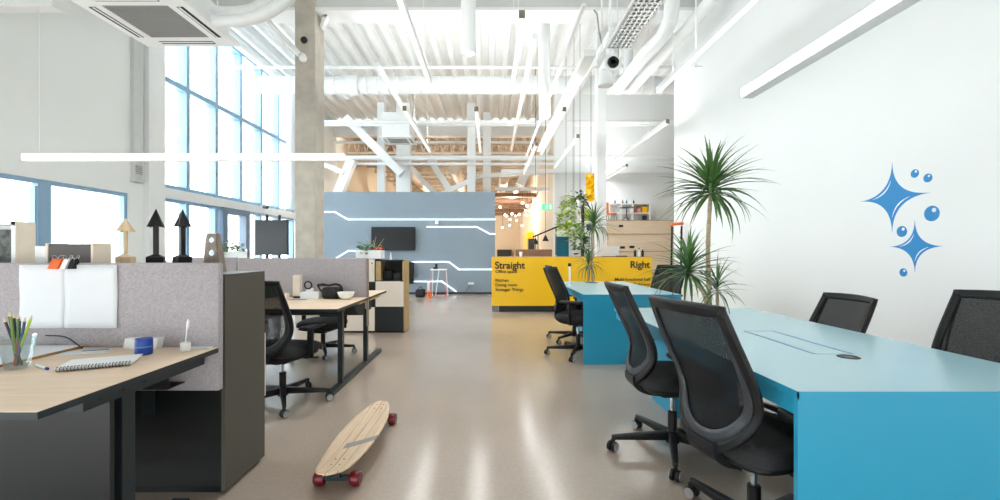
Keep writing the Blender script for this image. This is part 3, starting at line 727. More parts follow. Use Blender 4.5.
# ------------------------------------------------------------------ blue tables
def blue_table(name, x0, x1, y0, y1, label, hole=None):
    t = thing(name, label, 'table', ((x0 + x1) / 2, (y0 + y1) / 2, 0)); cx, cy = (x0 + x1) / 2, (y0 + y1) / 2
    x0 -= cx; x1 -= cx; y0 -= cy; y1 -= cy
    # top with a round hole
    b = B(); hx, hy, r = hole; n = 24
    corners = []
    def sq(a):
        c_, s_ = math.cos(a), math.sin(a); R = .13 / max(abs(c_), abs(s_)); return (hx + c_ * R, hy + s_ * R)
    for z, flip in ((.74, 0), (.715, 1)):
        for k in range(n):
            a0, a1 = 2 * PI * (k + .0) / n + PI / 4, 2 * PI * (k + 1) / n + PI / 4
            P = [(hx + r * math.cos(a0), hy + r * math.sin(a0)), sq(a0), sq(a1), (hx + r * math.cos(a1), hy + r * math.sin(a1))]
            f = b.bm.faces.new([b.bm.verts.new((p[0], p[1], z)) for p in P])
        X = [x0, hx - .13, hx + .13, x1]; Y = [y0, hy - .13, hy + .13, y1]
        for i in range(3):
            for j in range(3):
                if i == 1 and j == 1: continue
                b.bm.faces.new([b.bm.verts.new(p) for p in ((X[i], Y[j], z), (X[i + 1], Y[j], z), (X[i + 1], Y[j + 1], z), (X[i], Y[j + 1], z))])
    for k in range(n):
        a0, a1 = 2 * PI * k / n + PI / 4, 2 * PI * (k + 1) / n + PI / 4
        b.bm.faces.new([b.bm.verts.new(p) for p in ((hx + r * math.cos(a0), hy + r * math.sin(a0), .715), (hx + r * math.cos(a1), hy + r * math.sin(a1), .715), (hx + r * math.cos(a1), hy + r * math.sin(a1), .74), (hx + r * math.cos(a0), hy + r * math.sin(a0), .74))])
    bmesh.ops.remove_doubles(b.bm, verts=b.bm.verts[:], dist=1e-5)
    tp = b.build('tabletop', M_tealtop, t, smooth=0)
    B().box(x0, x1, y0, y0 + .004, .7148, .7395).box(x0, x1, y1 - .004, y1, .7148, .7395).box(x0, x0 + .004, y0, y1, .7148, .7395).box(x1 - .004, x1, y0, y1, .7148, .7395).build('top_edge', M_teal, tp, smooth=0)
    B().box(x0, x1, y0 + .001, y0 + .02, 0, .7145).build('end_panel', M_teal, t, smooth=0); b = B().box(x0 + .31, x0 + .33, y1 - .42, y1 - .001, 0, .7145).box(x1 - .33, x1 - .31, y1 - .42, y1 - .001, 0, .7145).box(x0 + .33, x1 - .33, y1 - .02, y1 - .001, 0, .7145).box(x0 + .33, x1 - .33, y1 - .42, y1 - .40, 0, .7145); b.build('planter_pedestal', M_teal, t, smooth=0)
    b = B(); b.box(x0 + .008, x0 + .03, y0 + .03, y1 - .03, .655, .714); b.build('apron', M_teal, t, smooth=0)
    # planter sleeve in the hole
    B().lathe([(r + .004, .36), (r + .004, .739), (r - .004, .739), (r - .004, .37), (0.0, .365)], (hx, hy, 0), 24, closed=True).build('planter_sleeve', M_black, t)
    B().lathe([(0, .66), (r - .006, .655), (r - .006, .64)], (hx, hy, 0), 24, closed=True).build('soil', M_soil, t)
    return t, cx, cy
tn, cx, cy = blue_table('meeting_table', 1.008, 2.09, 1.44, 3.57, 'near light blue meeting table filling the lower right', (.16, .88, .10))
def px_table(x, y): Y = .46 * F / (y - 251); return ((x - 490) * Y / F - cx, Y - cy)
b = B()
def ln(p, q, w=.006, h=.0012):
    p = px_table(*p); q = px_table(*q); b.bar((p[0], p[1], .7402), (q[0], q[1], .7402), w, h)
ln((745, 331), (815, 354), .013); ln((773, 331), (853, 354), .013)
b.build('inlay_line', M_engrave, tn, smooth=0)
b = B(); ln((745, 331), (773, 331), .002); ln((815, 354), (853, 354), .002); b.build('flap_seam', M_grille, tn, smooth=0)
p = px_table(848.5, 357)
B().lathe([(.032, .7400), (.032, .7425), (.040, .7425), (.043, .7400)], (p[0], p[1], 0), 28).build('cable_grommet', M_black, tn)
B().lathe([(.0, .7405), (.031, .7405)], (p[0], p[1], 0), 28, closed=True).build('grommet_lid', M_shell, tn)
tf, fx, fy = blue_table('meeting_table', .99, 2.02, 4.65, 6.62, 'far light blue meeting table in front of the yellow counter', (-.02, .775, .10))
B().box(.2, .26, -.6, -.59, .7402, .7415).build('flap_seam', M_engrave, tf, smooth=0)
# slim white stick with black tip at the far table
p = at(574, 283, 5.6)
g = thing('desk_lamp_stick', 'slim white upright stick with black round tip on the far blue table edge', 'stick', (1.04, 5.75, .7405)); g.name = 'white_stick'
B().lathe([(.03, 0), (.03, .01), (.014, .015), (.012, .19), (.012, .26)], (0, 0, 0), 14).build('stem', M_white, g); B().lathe([(.004, .255), (.02, .262), (.024, .28), (.015, .30), (.002, .303)], (0, 0, 0), 14).build('tip', M_black, g)
# ------------------------------------------------------------------ palms
def crown(c_, n, length, seed, up=.5, w=.026, droop=1.0):
    rnd = random.Random(seed); b = B(); c_ = Vector(c_)
    for i in range(n):
        f = i / n; a = i * 2.39996 + rnd.uniform(-.3, .3); el = (1.45 - f * 1.75) + rnd.uniform(-.2, .2); L_ = length * rnd.uniform(.7, 1.08) * (.85 + .25 * f)
        d = V(math.cos(a), math.sin(a), 0); base = c_ + V(0, 0, (1 - f) * .08 - .03)
        pts = []; p = base.copy(); e = el; seg = 7
        dr = droop * rnd.uniform(.05, .22) * (1.3 - .6 * max(0, math.sin(el)))
        for k in range(seg + 1):
            pts.append(p.copy()); p = p + (d * math.cos(e) + V(0, 0, math.sin(e))) * L_ / seg; e -= dr
        sd = V(-d.y, d.x, 0); rows = []
        for k, q in enumerate(pts):
            s = k / seg; ww = w * (.55 + .6 * s if s < .3 else (1 - s) / .7 * .9 + .03) * rnd.uniform(.95, 1.05) / 2 * 1.3
            lift = V(0, 0, ww * .45)
            rows.append([q - sd * ww + lift, q, q + sd * ww + lift])
        b.grid(rows)
    return b
def palm(name, loc, trunks, label, zt=.66):
    """trunks: list of (list of points relative to loc, radius, crown args)"""
    t = thing(name, label, 'plant', loc)
    for pts, r, cr_ in trunks:
        P = crv(pts, 8); rad = []
        for i, q in enumerate(P): rad.append(r * (1 - .25 * i / len(P)) * (1.1 if i % 3 == 0 else .95))
        B().tube(P, r, 10, True, rad).build('trunk', M_bark, t)
        if cr_: crown(P[-1], *cr_).build('foliage', M_leaf, t, recalc=False, smooth=60)
    return t
hx, hy = cx + .16, cy + .88   # planter hole of the near table
palm('dragon_palm', (hx, hy, .661), [
    ([(.0, .03, 0), (-.02, .02, .35), (-.02, .02, .65), (-.01, .0, 1.0)], .019, (115, .47, 11, .5, .027, .9)),
    ([(-.05, -.04, 0), (-.08, -.04, .2), (-.15, -.05, .30), (-.21, -.06, .38)], .015, (80, .40, 5, .5, .023, .95)),
    ([(.04, -.02, 0), (.05, .02, .14), (.055, .03, .24)], .014, (34, .30, 23, .5, .015, .8))],
    'tall palm with two trunks growing out of the near blue table')
hx, hy = fx - .02, fy + .775
palm('dragon_palm', (hx, hy, .661), [
    ([(.015, 0, 0), (.0, .01, .4), (.03, .0, .90)], .017, (80, .46, 31, .5, .020, 1.2)),
    ([(-.05, 0, 0), (-.055, .0, .22), (-.05, 0, .34)], .016, (50, .36, 41, .5, .018, 1.2))],
    'tall palm growing out of the far blue table in front of the counter')
# ------------------------------------------------------------------ yellow counter
t = thing('reception_counter', 'long bright yellow reception counter with black wayfinding text', 'counter', (1.6, 8.95, 0))
def R_(b, n, m, **k): return b.build(n, m, t, **k)
R_(B().box(-1.565, 1.59, -.30, .3, .12, 1.08, .004), 'body', M_yellow, smooth=0); R_(B().box(-1.42, 1.55, -.24, .26, 0, .12), 'plinth', M_dark, smooth=0)
R_(B().box(-1.56, -1.44, -.25, .1, 0, .12), 'corner_block', M_grille, smooth=0)
R_(B().box(-1.57, 1.59, -.302, .3, 1.08, 1.086), 'counter_top', M_edge, smooth=0)
def text(s, px0, px1, py, Y, mat_, parent, name='lettering', bold=0.0, right=False):
    cu = bpy.data.curves.new(name, 'FONT'); cu.body = s; cu.offset = bold; cu.extrude = .002
    o = bpy.data.objects.new('tmp', cu); C.objects.link(o); bpy.context.view_layer.update()
    dg = bpy.context.evaluated_depsgraph_get(); me = bpy.data.meshes.new_from_object(o.evaluated_get(dg)); bpy.data.objects.remove(o)
    xs = [v.co.x for v in me.vertices]; x0, x1 = min(xs), max(xs)
    w = (px1 - px0) * Y / F; sc_ = w / (x1 - x0); base = at(px0, py, Y)
    M = parent.location
    for v in me.vertices:
        x, y, z = v.co; v.co = Vector((base.x + (x - x0) * sc_, Y - z, base.z + y * sc_)) - M
    me.materials.clear(); me.materials.append(mat_)
    o = bpy.data.objects.new(name, me); C.objects.link(o); o.parent = parent; return o
CY = 8.645
text('Straight', 495, 525, 268.5, CY, M_text, t, bold=.022); text('Office space', 495.5, 517, 273, CY, M_text, t, bold=.008)
text('Kitchen', 495.5, 508.5, 281.7, CY, M_text, t, bold=.01); text('Dining room', 495.5, 517, 286.3, CY, M_text, t, bold=.01); text('Stranger Things', 495.5, 523.5, 291, CY, M_text, t, bold=.01)
text('Right', 630.5, 650, 267.8, CY, M_text, t, bold=.022); text('Multi-functional hall', 615, 650, 280.8, CY, M_text, t, bold=.008); text('Bathroom', 634, 650, 285.5, CY, M_text, t, bold=.008)
# things on the counter
ZC = 1.0865
def lap(px, Y, label, s=.3):
    g = thing('laptop', label, 'laptop', (at(px, 0, Y).x, Y, ZC))
    B().box(-s / 2, s / 2, -.1, .1, 0, .015, .004).build('keyboard_base', M_shell, g, smooth=0)
    B().bar((0, -.1, .012), (0, -.17, .21), s, .01, (1, 0, 0)).build('lid', M_white, g, smooth=0) if False else B().prism([(-s / 2, 0), (s / 2, 0), (s / 2, .2), (-s / 2, .2)], (0, -.10, .012), (1, 0, 0), (0, -.2, .98), .008).build('lid', M_white, g, smooth=0)
lap(610, 9.0, 'white laptop open on the yellow counter right of the palm')
g = thing('keyboard', 'dark keyboard lying on the yellow counter beside the laptop', 'keyboard', (at(621, 0, 8.9).x, 8.9, ZC))
B().box(-.11, .11, -.06, .06, 0, .02, .004).build('body', M_black, g, smooth=0)
for k, (px, m1, lab) in enumerate([(635, M_black, 'dark little bottle on the counter, left of the three'), (639, M_decalw, 'white little bottle on the counter, middle of the three'), (642.5, M_black, 'dark-capped little bottle on the counter, right of the three')]):
    g = thing('bottle', lab, 'bottle', (at(px, 0, 8.9).x, 8.9, ZC), 0, 'little bottles on the counter')
    B().lathe([(.02, 0), (.026, .005), (.026, .10), (.01, .13), (.01, .15)], (0, 0, 0), 12).build('body', m1, g); B().lathe([(.012, .15), (.012, .175)], (0, 0, 0), 12).build('cap', M_decalw if m1 is M_black else M_black, g)
g = thing('paper_cup', 'white cup standing near the left end of the yellow counter', 'cup', (at(521, 0, 8.8).x, 8.8, ZC))
B().lathe([(.025, 0), (.036, .10), (.034, .10), (.023, .005)], (0, 0, 0), 16).build('cup', M_white, g)
# ------------------------------------------------------------------ wooden seating steps
t = thing('seating_steps', 'pale wooden stepped seating behind the yellow counter', 'seating steps', (5.3, 12, 0))
for k, (y, z0, z1) in enumerate([(10.4, 0, .68), (11.0, .68, 1.20), (11.7, 1.20, 1.66), (12.4, 1.66, 2.07)]):
    xl = at(607, 0, y).x + (.0 if k else .3)
    B().box(xl - 5.3, 3.5, y - 12, 1.95 if k == 3 else y - 12 + .7, 0 if k == 0 else z0, z1 - .02, .003).build('step', M_ply, t, smooth=0)
    B().box(xl - 5.31, 3.5, y - 12.02, 1.95 if k == 3 else y - 12 + .7, z1 - .02, z1, .003).build('tread', M_tread, t, smooth=0)
for px, py, Y in ((621, 226, 12.38), (632, 247, 10.98), (622.5, 247.5, 10.98)):
    q = at(px, py, Y) - V(5.3, 12, 0); B().box(q.x - .06, q.x + .06, q.y - .01, q.y + .01, q.z - .03, q.z + .03, .004).build('socket', M_slot, t, smooth=0)
# shelf on top of steps
t = thing('open_shelf', 'white open shelf on top of the wooden steps by the back wall', 'shelf', (at(628.5, 0, 13.7).x, 13.7, 2.07))
w = 41 * 13.7 / F / 2
B().box(-w, w, .13, .15, 0, .60).build('back_panel', M_white, t, smooth=0)
for z in (0, .28, .57): B().box(-w, w, -.15, .13, z, z + .03).build('shelf_board', M_white, t, smooth=0)
for x in (-w, -.28 + .0, .08, w - .03): B().box(x, x + .03, -.15, .13, .03, .57).build('upright', M_white, t, smooth=0)
for k, (x, m1) in enumerate([(-.5, M_white), (-.42, M_shell), (-.30, M_white), (-.18, M_brown), (-.06, M_shell), (.06, M_white), (.16, M_black)]):
    g = tag(B().lathe([(.02, 0), (.024, .01), (.024, .07), (.01, .1), (.01, .13)], (0, 0, 0), 10).build('bottle', m1), ['white bottle, leftmost on the open shelf top', 'grey bottle, second from left on the open shelf top', 'white bottle, third from left on the open shelf top', 'brown bottle in the middle of the open shelf top', 'grey bottle, third from right on the open shelf top', 'white bottle, second from right on the open shelf top', 'black bottle, rightmost on the open shelf top'][k], 'bottle', 'bottles on top of the open shelf')
    g.location = (at(628.5, 0, 13.7).x + x, 13.7, 2.67)
sx = at(628.5, 0, 13.7).x
for (x, z, w_, h_, m1, lab) in [(.18, 2.38, .10, .2, M_brown, 'brown framed picture inside the open shelf'), (.30, 2.38, .1, .15, M_pink, 'pink box inside the open shelf'), (.48, 2.38, .16, .2, M_yellow, 'yellow box in the right bay of the open shelf'), (.48, 2.10, .12, .2, M_shell, 'grey folder in the lower right bay of the open shelf')]:
    tag(B().box(sx + x - w_ / 2, sx + x + w_ / 2, 13.62, 13.72, z + .001, z + h_, .004).build('storage_box', m1, smooth=0), lab, 'box')
g = thing('round_table', 'small grey round table in front of the open shelf', 'table', (at(626.5, 0, 12.9).x, 12.9, 2.08))
B().lathe([(.0, .38), (.20, .38), (.21, .395), (.0, .40)], (0, 0, 0), 20, closed=True).build('tabletop', M_shell, g); B().cyl((0, 0, .1), (0, 0, .385), .015, 8).build('stem', M_shell, g)
for k in range(3): a = k * 2.09 + .5; B().bar((0, 0, .12), (.15 * math.cos(a), .15 * math.sin(a), 0.005), .02, .02).build('leg', M_shell, g)
g = thing('orange_chair', 'orange chair left of the small round table on the steps', 'chair', (at(611.5, 0, 12.9).x, 12.9, 2.07))
B().box(-.13, .13, -.12, .12, .2, .24, .015).build('seat', M_orange, g); B().box(-.14, -.11, -.12, .12, .22, .55, .012).build('backrest', M_orange, g)
for i in (-1, 1):
    for j in (-1, 1): B().cyl((i * .1, j * .1, .2), (i * .12, j * .12, 0), .008, 6).build('leg', M_shell, g)
# orange-black item behind the palm
g = thing('step_trolley', 'orange and dark metal hand trolley behind the tall palm', 'trolley', (at(677, 0, 8.1).x, 8.1, 0))
xa = g.location.x
for k, px in enumerate((670.5, 680)):
    q0 = at(px, 226, 8.1); B().cyl((q0.x - xa, 0, .1), (q0.x - xa + .03, 0, q0.z), .018, 10).build('rail', M_blackm, g)
q0 = at(671, 226, 8.1); q1 = at(683, 224, 8.1); B().tube([(q0.x - xa, 0, q0.z), (q0.x - xa + .03, 0, q0.z + .03), (q1.x - xa - .03, 0, q1.z + .01), (q1.x - xa, 0, q1.z)], .03, 10).build('handle', M_orange, g)
B().box(-.12, .18, -.12, .1, 0.0, .06, .01).build('base', M_black, g)
# yellow hanging banner
g = thing('hanging_ornament', 'crumpled golden yellow foil ornament hanging by the white post', 'ornament', at(591, 187.5, 10.9))
b = B(); rnd = random.Random(5); rows = []
for i in range(16):
    row = []
    for j in range(6): row.append((-.12 + .24 * j / 5 + rnd.uniform(-.02, .02), rnd.uniform(-.05, .05), .33 - .66 * i / 15 + rnd.uniform(-.02, .02)))
    rows.append(row)
b.grid(rows).build('foil', M_yellow, g, solid=.02, smooth=0); B().cyl((0, 0, .3), (0, 0, 3.3), .006, 6).build('cord', M_black, g)
# hanging plants with post
def bushy(n, rx, rz, seed, size=.07, trail=0):
    rnd = random.Random(seed); b = B()
    for i in range(n):
        a = rnd.uniform(0, 2 * PI); r = rx * math.sqrt(rnd.random()); z = rnd.gauss(0, rz * .5) - trail * rnd.random() ** 2 * r / rx
        p = V(r * math.cos(a), r * math.sin(a), z); d = V(math.cos(a) + rnd.uniform(-.6, .6), math.sin(a) + rnd.uniform(-.6, .6), rnd.uniform(-.7, .5)).normalized()
        sd = d.cross(V(0, 0, 1)).normalized() * size * .3; up = sd.cross(d).normalized() * size * .1; L_ = size * rnd.uniform(.7, 1.3)
        b.grid([[p, p + d * .01, p], [p + d * L_ * .4 - sd + up, p + d * L_ * .45, p + d * L_ * .4 + sd + up], [p + d * L_ * .75 - sd * .6, p + d * L_ * .8, p + d * L_ * .75 + sd * .6], [p + d * L_, p + d * L_ * 1.02, p + d * L_]])
    return b
for k, (px, py, Y, n, rx, rz, m1, lab, tr) in enumerate([
    (573, 202, 11.5, 200, .30, .20, M_leafl, 'highest light green hanging plant left of the dark post', .2),
    (580, 198, 10.3, 60, .13, .13, M_leaf, 'dark leafy plant hanging at the top beside the dark post', .2),
    (566, 216, 10.75, 230, .2, .24, M_leafl, 'light green plant trailing lowest to the left of the dark post', .5),
    (574, 226, 10.05, 150, .17, .15, M_leafl, 'small light green plant in a white pot below the highest plant', .3),
    (580, 237, 9.5, 130, .17, .22, M_leaf, 'dark green hanging plant just above the yellow counter', .4)]):
    q = at(px, py, Y); g = thing('hanging_plant', lab, 'plant', q, 0, 'hanging plants by the stairs')
    bushy(n, rx, rz, 50 + k, .13, tr).build('foliage', m1, g, recalc=False, smooth=0)
    B().lathe([(.05, -.16), (.09, -.02), (.095, 0), (.085, -.01), (.0, -.03)], (0, 0, -.04), 16, closed=True).build('pot', M_white, g); B().cyl((0, 0, -.03), (0, 0, 6.1 - q.z), .004, 6).build('cord', M_black, g)
g = thing('plant_post', 'dark metal post carrying small boards among the hanging plants', 'post', (at(582.5, 0, 11.05).x, 11.05, 0))
B().box(-.04, .04, -.03, .03, 0, at(0, 197, 11.2).z).build('post', M_shell, g, smooth=0); B().box(.04, .28, -.02, .02, 1.95, 2.25).build('board', M_leafl, g, smooth=0); B().box(.1, .30, -.04, .0, 1.72, 1.86).build('board', M_blue, g, smooth=0)
q0 = at(583, 197, 11.2); B().bar((0, 0, q0.z), (.24, 0, 2.2), .03, .03).build('brace', M_shell, g, smooth=0)
# ------------------------------------------------------------------ wall sparkle stickers
t = thing('wall_sticker', 'bright blue sparkle stars and bubbles sticker on the right white wall', 'wall sticker', (XR, 3.9, 1.5))
def wpt(px, py): Y = F * XR / (px - 490); return Y, 1.2 + (251 - py) * Y / F
def star(cy_, cz_, r, k=26):
    pts = []
    tips = [(0, r * .9), (-r, 0), (0, -r * .9), (r, 0)]
    for i in range(4):
        a, c_ = tips[i], tips[(i + 1) % 4]; m = ((a[0] + c_[0]) * .02, (a[1] + c_[1]) * .02)
        for j in range(k):
            s = j / k; pts.append(((1 - s) ** 2 * a[0] + 2 * s * (1 - s) * m[0] + s * s * c_[0], (1 - s) ** 2 * a[1] + 2 * s * (1 - s) * m[1] + s * s * c_[1]))
    g_ = B().prism(pts, (-.0005, cy_ - 3.9, cz_ - 1.5), (0, 1, 0), (0, 0, 1), -.002 * 1)
    return g_.build('star', M_decal, t, smooth=0)
def glint(cy_, cz_, r, par, q, s0=.22, s1=.72, off=.055):
    """white inner line following one concave side"""
    tips = [(0, r * .9), (-r, 0), (0, -r * .9), (r, 0)]; a, c_ = tips[q], tips[(q + 1) % 4]
    P = []; n = 16
    for j in range(n + 1):
        s = s0 + (s1 - s0) * j / n
        x = (1 - s) ** 2 * a[0] + s * s * c_[0]; z = (1 - s) ** 2 * a[1] + s * s * c_[1]
        d = math.hypot(a[0] + c_[0], a[1] + c_[1]); P.append((x - (a[0] + c_[0]) / d * off * r, z - (a[1] + c_[1]) / d * off * r))
    w_ = [.002 + .030 * r * math.sin(PI * j / n) for j in range(n + 1)]
    nx, nz = (a[0] + c_[0]) / r / 1.414, (a[1] + c_[1]) / r / 1.414
    poly = P + [(x - nx * w, z - nz * w) for (x, z), w in list(zip(P, w_))[::-1]]
    B().prism(poly, (-.0025, cy_ - 3.9, cz_ - 1.5), (0, 1, 0), (0, 0, 1), -.001).build('glint', M_decalw, par, smooth=0)
for px, py, r in ((892.3, 197.5, .35), (915, 246.5, .245)):
    Y, Z = wpt(px, py); s_ = star(Y, Z, r)
    glint(Y, Z, r, s_, 3, .22, .72); glint(Y, Z, r, s_, 1, .28, .78)
for px, py, r in ((915, 173.5, .036), (928, 178, .036), (932, 213.5, .063), (902, 231.5, .048), (903.5, 272.5, .036)):
    Y, Z = wpt(px, py)
    bb = B().lathe([(0, -.0025), (r, -.0025), (r, -.0005)], (0, Y - 3.9, Z - 1.5), 32, 'x', True).build('bubble', M_decal, t, smooth=0)
    B().lathe([(0, -.0035), (r * .28, -.0035), (r * .28, -.0024)], (0, Y - 3.9 - r * .3, Z - 1.5 + r * .42), 20, 'x', True).build('glint', M_decalw, bb, smooth=0)
# ------------------------------------------------------------------ near desk, divider, cabinet
DX = -1.296
def desk_top(b, x0, x1, y0, y1): return b.box(x0, x1, y0, y1, .716, .74)
t = thing('work_desk', 'nearest pale wood desk with dark frame at the lower left', 'desk', (-2.15, 1.68, 0))
def W(b, n, m, **k): return b.build(n, m, t, **k)
W(B().box(-.85, .854, -.42, .42, .738, .7405), 'worktop', M_desk, smooth=0)
W(B().box(-.85, .854, -.42, .42, .716, .738), 'top_edge', M_steel, smooth=0)
W(B().box(.74, .80, -.22, .40, .665, .716).box(-.83, .79, .02, .09, .66, .714), 'frame_rail', M_steel, smooth=0)
for y in (.03, ): W(B().box(.68, .72, y, y + .065, .04, .70, .003).box(.66, .74, y - .40, y + .36, 0, .04, .004), 'leg', M_steel, smooth=0)
W(B().box(-.78, -.74, .03, .12, .04, .70, .003).box(-.80, -.72, -.37, .39, 0, .04, .004), 'leg', M_steel, smooth=0)
W(B().box(.10, .70, .30, .31, .58, .70).box(.10, .70, .30, .41, .575, .58), 'cable_tray', M_blackm, smooth=0)
b = B()
for y in (-.16, -.06, .04): b.cyl((.7995, y, .69), (.802, y, .69), .005, 8)
W(b, 'bolt', M_slot, smooth=0)
tag(B().box(-3.0, -1.40, 1.62, 1.64, .16, .655).build('modesty_panel', M_under, smooth=0), 'dark panel under the nearest desk', 'panel')
bpy.data.objects['modesty_panel'].parent = t; 
mp = bpy.data.objects['modesty_panel']; mp.location = (2.15, -1.68, 0); del mp['category']; del mp['label']
t = thing('desk_divider', 'grey fabric divider behind the nearest desk with a white paper clipped on it', 'desk divider', (-2.2, 2.125, 0))
B().box(-1.1, .902, -.02, .02, .53, 1.143, .008).build('panel', M_fabric, t)
B().box(.50, .56, .02, .03, .40, .60).build('bracket', M_steel, t, smooth=0); B().box(-.8, -.74, .02, .03, .40, .60).build('bracket', M_steel, t, smooth=0)
t = thing('storage_cabinet', 'long dark cabinet standing behind the nearest grey divider', 'cabinet', (-2.3, 2.35, 0))
B().box(-1.0, .98, -.18, .19, .04, 1.07, .002).build('body', M_under, t, smooth=0)
B().box(-1.0, 1.0, -.19, .19, 1.07, 1.085, .002).build('top', M_darkside, t, smooth=0)
B().box(.98, 1.0, -.19, .19, .02, 1.07, .002).build('side_panel', M_darkside, t, smooth=0)
B().box(-.98, .98, -.16, .17, 0, .04).build('plinth', M_black, t, smooth=0)
B().box(.4, .995, .192, .21, .36, .725, .002).build('drawer_front', M_door, t, smooth=0); B().box(-.2, .39, .192, .21, .36, .725, .002).build('drawer_front', M_door, t, smooth=0)
# pinned papers
t = thing('pinned_sheet', 'large creased white sheet clipped to the nearest grey divider', 'paper', (0, 2.103, 0))
def sheet(x0, x1, n=10, sag=0, curl=.003, seed=1):
    rnd = random.Random(seed); rows = []
    for i in range(9):
        z = 1.134 - (1.134 - .832) * i / 8; row = []
        for j in range(n + 1):
            x = x0 + (x1 - x0) * j / n; row.append((x, -.004 - curl * abs(math.sin(j / n * PI)) * (i / 8) - .002 * math.sin(i * 1.1 + j * .7), z - sag * j / n))
        rows.append(row)
    return rows
B().grid(sheet(-2.245, -2.03)).build('left_sheet', M_paper, t, solid=.0012); B().grid(sheet(-2.03, -1.778, seed=2, curl=.004)).build('right_sheet', M_paper, t, solid=.0012)
def clip(px, w, m1, lab, m2=M_chrome):
    x = (px - 490) * 2.1 / F
    g = thing('binder_clip', lab, 'clip', (x, 2.10, 1.143), 0, 'clips on the divider')
    B().prism([(-.03, -.028), (.022, -.028), (.006, .02), (-.006, .02)], (-w / 2, 0, 0), (0, 1, 0), (0, 0, 1), w).build('body', m1, g, smooth=0)
    for s_ in (-1, 1): B().tube([(-w * .3, s_ * .008, .015), (-w * .2, s_ * .02, .035), (w * .2, s_ * .02, .035), (w * .3, s_ * .008, .015)], .0016, 6).build('handle', m2, g)
clip(58, .045, M_orange, 'orange clip on top of the nearest divider')
clip(68, .025, M_white, 'white clip on the nearest divider, middle of the three')
clip(75, .022, M_black, 'dark clip on the nearest divider beside the white clip')
# things standing on cabinet
ZT = 1.0855; YC = 2.36
def cx_(px): return (px - 490) * YC / F
def cz_(py): return 1.2 + (251 - py) * YC / F - ZT
t = thing('display_box', 'white framed display box with beige side on the dark cabinet at far left', 'display box', (cx_(10), YC, ZT))
x0, x1 = cx_(-32) - cx_(10), cx_(28) - cx_(10); hh = cz_(222)
B().box(x0, x1 - .006, -.06, .04, 0, .02).box(x0, x1 - .006, -.06, .04, hh - .02, hh).box(x0, x0 + .02, -.06, .04, 0, hh).box(x1 - .025, x1 - .006, -.06, .04, 0, hh).build('frame', M_white, t, smooth=0)
B().box(x1 - .006, x1, -.059, .04, 0, hh - .002).build('side_panel', M_wax, t, smooth=0); B().box(x0, x1 - .02, .02, .03, .02, hh - .02).build('print_panel', M_paper, t, smooth=0); B().box(x0 + .1, x1 - .08, .012, .02, .03, hh - .04).build('dark_print', mat('print_grey', rgb(90, 96, 90), .6, amt=.6, scale=40), t, smooth=0)
t = thing('paper_box', 'small plain white box on the dark cabinet beside the display box', 'box', (cx_(46), YC, ZT))
B().box(-.030, .030, -.03, .03, 0, cz_(246), .002).build('carton', M_white, t, smooth=0)
t = thing('desk_speaker', 'low dark grey box with light ends on the cabinet left of the wooden figure', 'speaker box', (cx_(79), YC, ZT))
B().box(-.112, .112, -.05, .05, 0, cz_(244), .003).build('body', M_grille if False else mat('speaker_cloth', rgb(104, 100, 98), .9, amt=.1, scale=200), t, smooth=0)
for s_ in (-1, 1): B().box(s_ * .119 - .007, s_ * .119 + .007, -.055, .055, 0, cz_(243.3), .002).build('end_panel', M_wax, t, smooth=0)
def figure(px, top, cone_b, half, m1, lab, rz=.0, basew=.05, pw=.012):
    t = thing('wooden_figure', lab, 'wooden figure', (cx_(px), YC, ZT), rz, 'wooden arrow figures')
    zt, zc = cz_(top), cz_(cone_b); hw = half * YC / F
    b = B(); ap = b.bm.verts.new((0, 0, zt)); q = []
    n = 4
    ring = []
    for k in range(8):
        a = PI / 4 * k + PI / 4; r = hw * 1.25 if k % 2 == 0 else hw * .62
        ring.append(b.bm.verts.new((r * math.cos(a), r * math.sin(a), zc + (0 if k % 2 == 0 else .008))))
    for k in range(8): b.bm.faces.new((ring[k], ring[(k + 1) % 8], ap))
    b.bm.faces.new(ring[::-1]); b.build('arrow_head', m1, t, smooth=0)
    zb = cz_(254)
    B().box(-pw, pw, -pw, pw, zb - .01, zc + .01, .002).build('pole', m1, t, smooth=0)
    b = B(); r0, r1 = basew, basew * .45
    lo = [b.bm.verts.new((i * r0, j * r0, 0)) for i, j in ((-1, -1), (1, -1), (1, 1), (-1, 1))]; mid = [b.bm.verts.new((i * r0, j * r0, zb - .016)) for i, j in ((-1, -1), (1, -1), (1, 1), (-1, 1))]; up = [b.bm.verts.new((i * r1 * .5, j * r1 * .5, zb)) for i, j in ((-1, -1), (1, -1), (1, 1), (-1, 1))]
    for A, D in ((lo, mid), (mid, up)):
        for k in range(4): b.bm.faces.new((A[k], A[(k + 1) % 4], D[(k + 1) % 4], D[k]))
    b.bm.faces.new(lo[::-1]); b.bm.faces.new(up); b.build('base', m1, t, smooth=0)
figure(125.7, 218, 232, 7.3, M_woodfig, 'small raw wood arrow figure standing on the dark cabinet', .35, .034, .008)
figure(156, 208.5, 227.5, 7.6, M_black, 'black arrow figure on the cabinet, next to the raw wood one', .5, .038)
figure(182.5, 209, 227.5, 7.0, M_black, 'black arrow figure on the cabinet, nearest the holed board', 1.0, .033)
